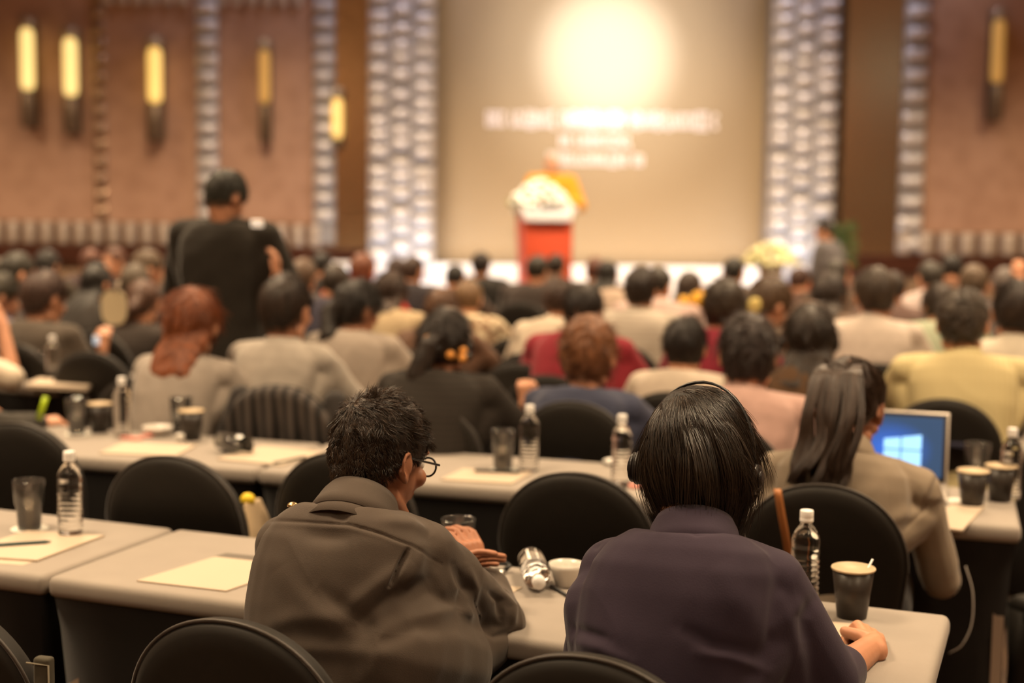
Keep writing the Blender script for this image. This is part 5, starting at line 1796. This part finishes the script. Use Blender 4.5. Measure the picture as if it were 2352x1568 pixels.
# people cropped by the left edge
P('person in dark clothes cropped by the left edge, writing with a green pen', -150, 770, 120, 5.25, hair='short', hc=DB, top=(.035, .030, .024), cut='jacket', key_='penman', yaw=22,
  W=dict(ER=aty(22, 985, 5.32), WR=aty(88, 972, 5.50), HR=((.6, .5, .05), (.1, -.3, .9), (.6, .9, .6), .02, .6)))
P('person in a cream top at the left edge with a bare raised forearm', -110, 660, 110, 6.55, hair='bob', hc=DB, top=(.66, .56, .44), cut='tee', key_='elbow', yaw=19,
  W=dict(ER=aty(30, 862, 6.45), WR=aty(4, 742, 6.55), HR=((-.5, .1, .8), (.6, -.7, .1), (.5, .7, .4), .02, .3)))
B = Blob()
e1 = PEOPLE['elbow']; mi = e1['M'].inverted()
B.cap(mi @ e1['SR'], mi @ aty(26, 868, 6.42), .06, .062)
B.build('sleeve', cloth((.66, .56, .44)), e1['root'], .01, 3, wrinkles(8, .004))
# standing man
P('man standing in a black suit with his back to the camera, looking down', 540, 396, 92, 6.75, yaw=14, hy=22, hp=30, lean=3, hair='short', hc=(.022, .020, .014), top=(.020, .016, .012), cut='jacket', standing=True, arms='read', sw=1.18, key_='standing', group='standing people', legs=(.012, .01, .009), head_scale=1.0, **N)
i = PEOPLE['standing']
# speaker and seated man on the stage
P('speaker in an orange robe standing behind the podium', 1269, 352, 36, 14.95, yaw=172, hp=6, lean=2, hair='bald', top=(.80, .36, .03), cut='robe', standing=True, arms='read', sw=1.15, key_='speaker', group='people on the stage', root_z=STZ, legs=(.7, .3, .03), skin=SKIN_PALE, eyes=True, **N)
P('man in a grey suit sitting at the right side of the stage', 1889, 506, 36, 14.6, yaw=-60, hy=-10, hair='short', hc=BK, top=(.13, .12, .125), cut='jacket', arms='lap', lean=8, key_='stageman', group='people on the stage', seat=.36, eyes=True, root_z=.30, **N)
q = aty(1850, 622, 14.5)
o = empty('stage_armchair', (aty(1878, 600, 14.6).x, 14.75, STZ), math.radians(60), label='red armchair under the man in grey at the right of the stage', cat='chair')
M_REDC = mat('red_upholstery', (.34, .035, .02), .7)
box('seat', .55, .5, .22, (0, 0, .14), M_REDC, o, .05)
box('backrest', .55, .12, .5, (0, -.25, .36), M_REDC, o, .05)
for sg in (-1, 1): box('armrest', .1, .5, .16, (sg * .29, 0, .30), M_REDC, o, .04)

# ------------------------------------------------------------------ things people hold and wear
def headband(info, label, m):
    o = empty('headphones', on_head(info, 0, 0, .13), label=label, cat='headphones')
    pts = [on_head(info, .095 * math.cos(a), .0, .137 * math.sin(a)) - o.location for a in [math.radians(-10 + 200 * i / 20) for i in range(21)]]
    tube('headband', pts, .0075, m, o, 8)
    for sg in (-1, 1):
        B = Blob(); B.ell(on_head(info, sg * .098, -.004, -.018) - o.location, (.014, .03, .034), info['Rh'])
        B.build('ear_cup', M_BLACK, o, .008, 2)
headband(PEOPLE['floral'], 'grey banded headphones on the woman with the floral hair tie', mat('grey_band', (.30, .24, .20), .35))
headband(PEOPLE['phones'], 'thin headphones on the long haired woman beside the pink shirt', mat('brown_band', (.10, .065, .05), .35))
# floral tie
rng = random.Random(9)
fi = PEOPLE['floral']
c = aty(1015, 800, 5.20)
o = empty('hair_tie', c, label='orange and black floral hair tie on the low ponytail', cat='hair tie')
for i_ in range(9):
    B = Blob()
    a = i_ / 9 * 6.28
    B.ell((.075 * math.cos(a) + .02, .02 * math.sin(a), .018 * math.sin(a) - .03 * math.cos(a)), (.018, .018, .018))
    B.build('flower', mat('orange_petals', (.62, .26, .05), .6) if i_ % 3 else M_BLACK, o, .006, 1)
# bun tail of floral woman
# paddle fan
p = aty(262, 706, 7.0)
o = empty('paddle_fan', p, -.2, label='white paddle fan held up beside the woman with black hair', cat='fan')
prof = [(math.copysign(abs(math.cos(a)) ** .7, math.cos(a)) * .068, math.copysign(abs(math.sin(a)) ** .7, math.sin(a)) * .085) for a in [i * 2 * PI / 32 for i in range(32)]]
bm = bmesh.new()
v0 = [bm.verts.new((x, -.003, z)) for x, z in prof]; v1 = [bm.verts.new((x, .003, z)) for x, z in prof]
bm.faces.new(v0); bm.faces.new(v1[::-1])
for i_ in range(32): bm.faces.new((v0[i_], v1[i_], v1[(i_ + 1) % 32], v0[(i_ + 1) % 32]))
from_bm('fan_blade', bm, mat('ivory_fan', (.62, .52, .34), .6), o, False)
tube('fan_handle', [(.015, 0, .07), (.025, 0, .13)], .008, M_PAPER, o, 8)
# camera and phone
def phone(label, px, y, d, w, h, yaw, col, scr=None, tilt=0):
    p = aty(px, y, d)
    o = empty('smartphone', p, -math.radians(yaw), label=label, cat='phone')
    o.rotation_euler = (tilt, 0, -math.radians(yaw))
    box('phone_body', w, .009, h, (0, 0, 0), col, o, .003)
    box('phone_screen', w * .92, .001, h * .92, (0, -.0052, 0), scr or M_BLACK, o)
    return o
M_SCR = mat('phone_screen_glow', (.5, .6, .7), .4, emit=(.55, .66, .8), estr=.8)
phone('black camera phone held up before the face in the far left rows', 222, 606, 9.6, .11, .06, 0, M_BLACK)
phone('small lit phone in the raised hand at the left', 222, 781, 7.15, .033, .045, 10, M_CAP, M_SCR)
phone('bright tablet screen glowing right of the red haired person', 782, 626, 10.2, .15, .09, 5, M_BLACK, mat('tablet_glow', (.7, .8, .9), .4, emit=(.75, .88, 1), estr=1.1))
phone('white paper phone held at the shoulder of the standing man', 591, 513, 6.4, .058, .034, 10, M_CAP, mat('warm_screen', (.8, .7, .6), .4, emit=(1, .86, .68), estr=.8), .3)
# green pen
setp(tube('green_pen', [aty(88, 962, 5.42), aty(98, 935, 5.42), aty(105, 912, 5.42)], .011, mat('lime_pen', (.45, .62, .02), .4), None, 8), 'lime green pen held in the hand at the left edge', 'pen')
# hands that show among the audience, part of the people they belong to
def extra_hand(keyn, px, y, d, fwd, nrm, thumb, fr, curl=(.5, .6, .4)):
    i_ = PEOPLE[keyn]
    mi = i_['M'].inverted(); r3 = mi.to_3x3()
    B = Blob()
    w = mi @ aty(px, y, d)
    hand(B, w, r3 @ Vector(fwd), r3 @ Vector(nrm), thumb, curl, .08, .85, .4)
    e = mi @ i_['J'][fr][0]
    B.cap(e, w, .04, .028)
    B.build('hand', SKIN, i_['root'], .007, 2)
extra_hand('standing', 636, 636, 6.5, (.1, .0, 1), (1, 0, 0), -1, 'R', (.4, .5, .3))
extra_hand('wavy', 1208, 928, 5.45, (-.1, .1, 1), (-.3, -.9, .1), 1, 'L', (1.0, 1.2, .6))
extra_hand('camera', 236, 800, 7.2, (.1, .1, 1), (.2, -.9, .1), -1, 'R', (.6, .6, .3))
extra_hand('greypurple', 2344, 640, 8.9, (0, .1, 1), (.1, -1, .1), -1, 'R')
# paper held in the centre
A_ = [aty(x, y, 5.4) for x, y in ((1152, 928), (1192, 928), (1178, 968), (1166, 968))]
bm = bmesh.new()
va = [bm.verts.new(p) for p in A_]; vb = [bm.verts.new(p + V(0, .002, 0)) for p in A_]
bm.faces.new(va); bm.faces.new(vb[::-1])
for i_ in range(4): bm.faces.new((va[i_], vb[i_], vb[(i_ + 1) % 4], va[(i_ + 1) % 4]))
setp(from_bm('folded_napkin', bm, M_PAPER, None, False), 'white folded napkin beside the clenched hand in the centre', 'napkin')
# yellow flowers on the smooth haired woman's right
for k_, (x, y, r_) in enumerate(((1604, 690, .035), (1571, 692, .024))):
    p = aty(x, y, 8.3)
    B = Blob()
    for j in range(6):
        a = j * 1.047
        B.ell((r_ * .9 * math.cos(a), 0, r_ * .9 * math.sin(a)), (r_ * .75, r_ * .5, r_ * .75))
    B.ell((0, -.01, 0), (r_ * .6, r_ * .6, r_ * .6))
    o = B.build('yellow_flower', mat('yellow_petals', (.80, .42, .03), .6), None, .01, 2)
    o.location = p
    setp(o, ('large' if k_ == 0 else 'small') + ' bright yellow flower beside the smooth dark hair', 'flower')
p = aty(1731, 704, 6.9)
B = Blob(); B.ell((0, 0, 0), (.038, .02, .05), Matrix.Rotation(.3, 3, 'Y'))
o = B.build('yellow_scarf', mat('pale_yellow_cloth', (.72, .58, .20), .8), None, .01, 2); o.location = p
setp(o, 'pale yellow collar scarf behind the brown jacket', 'scarf')
mid_hair()
finish_blobs()
for o in list(bpy.data.objects):          # proto of chairs is used; nothing is left over
    pass

chair('black covered chair at the right edge beyond the table with coffee cups', 1.92, 4.02, -28)
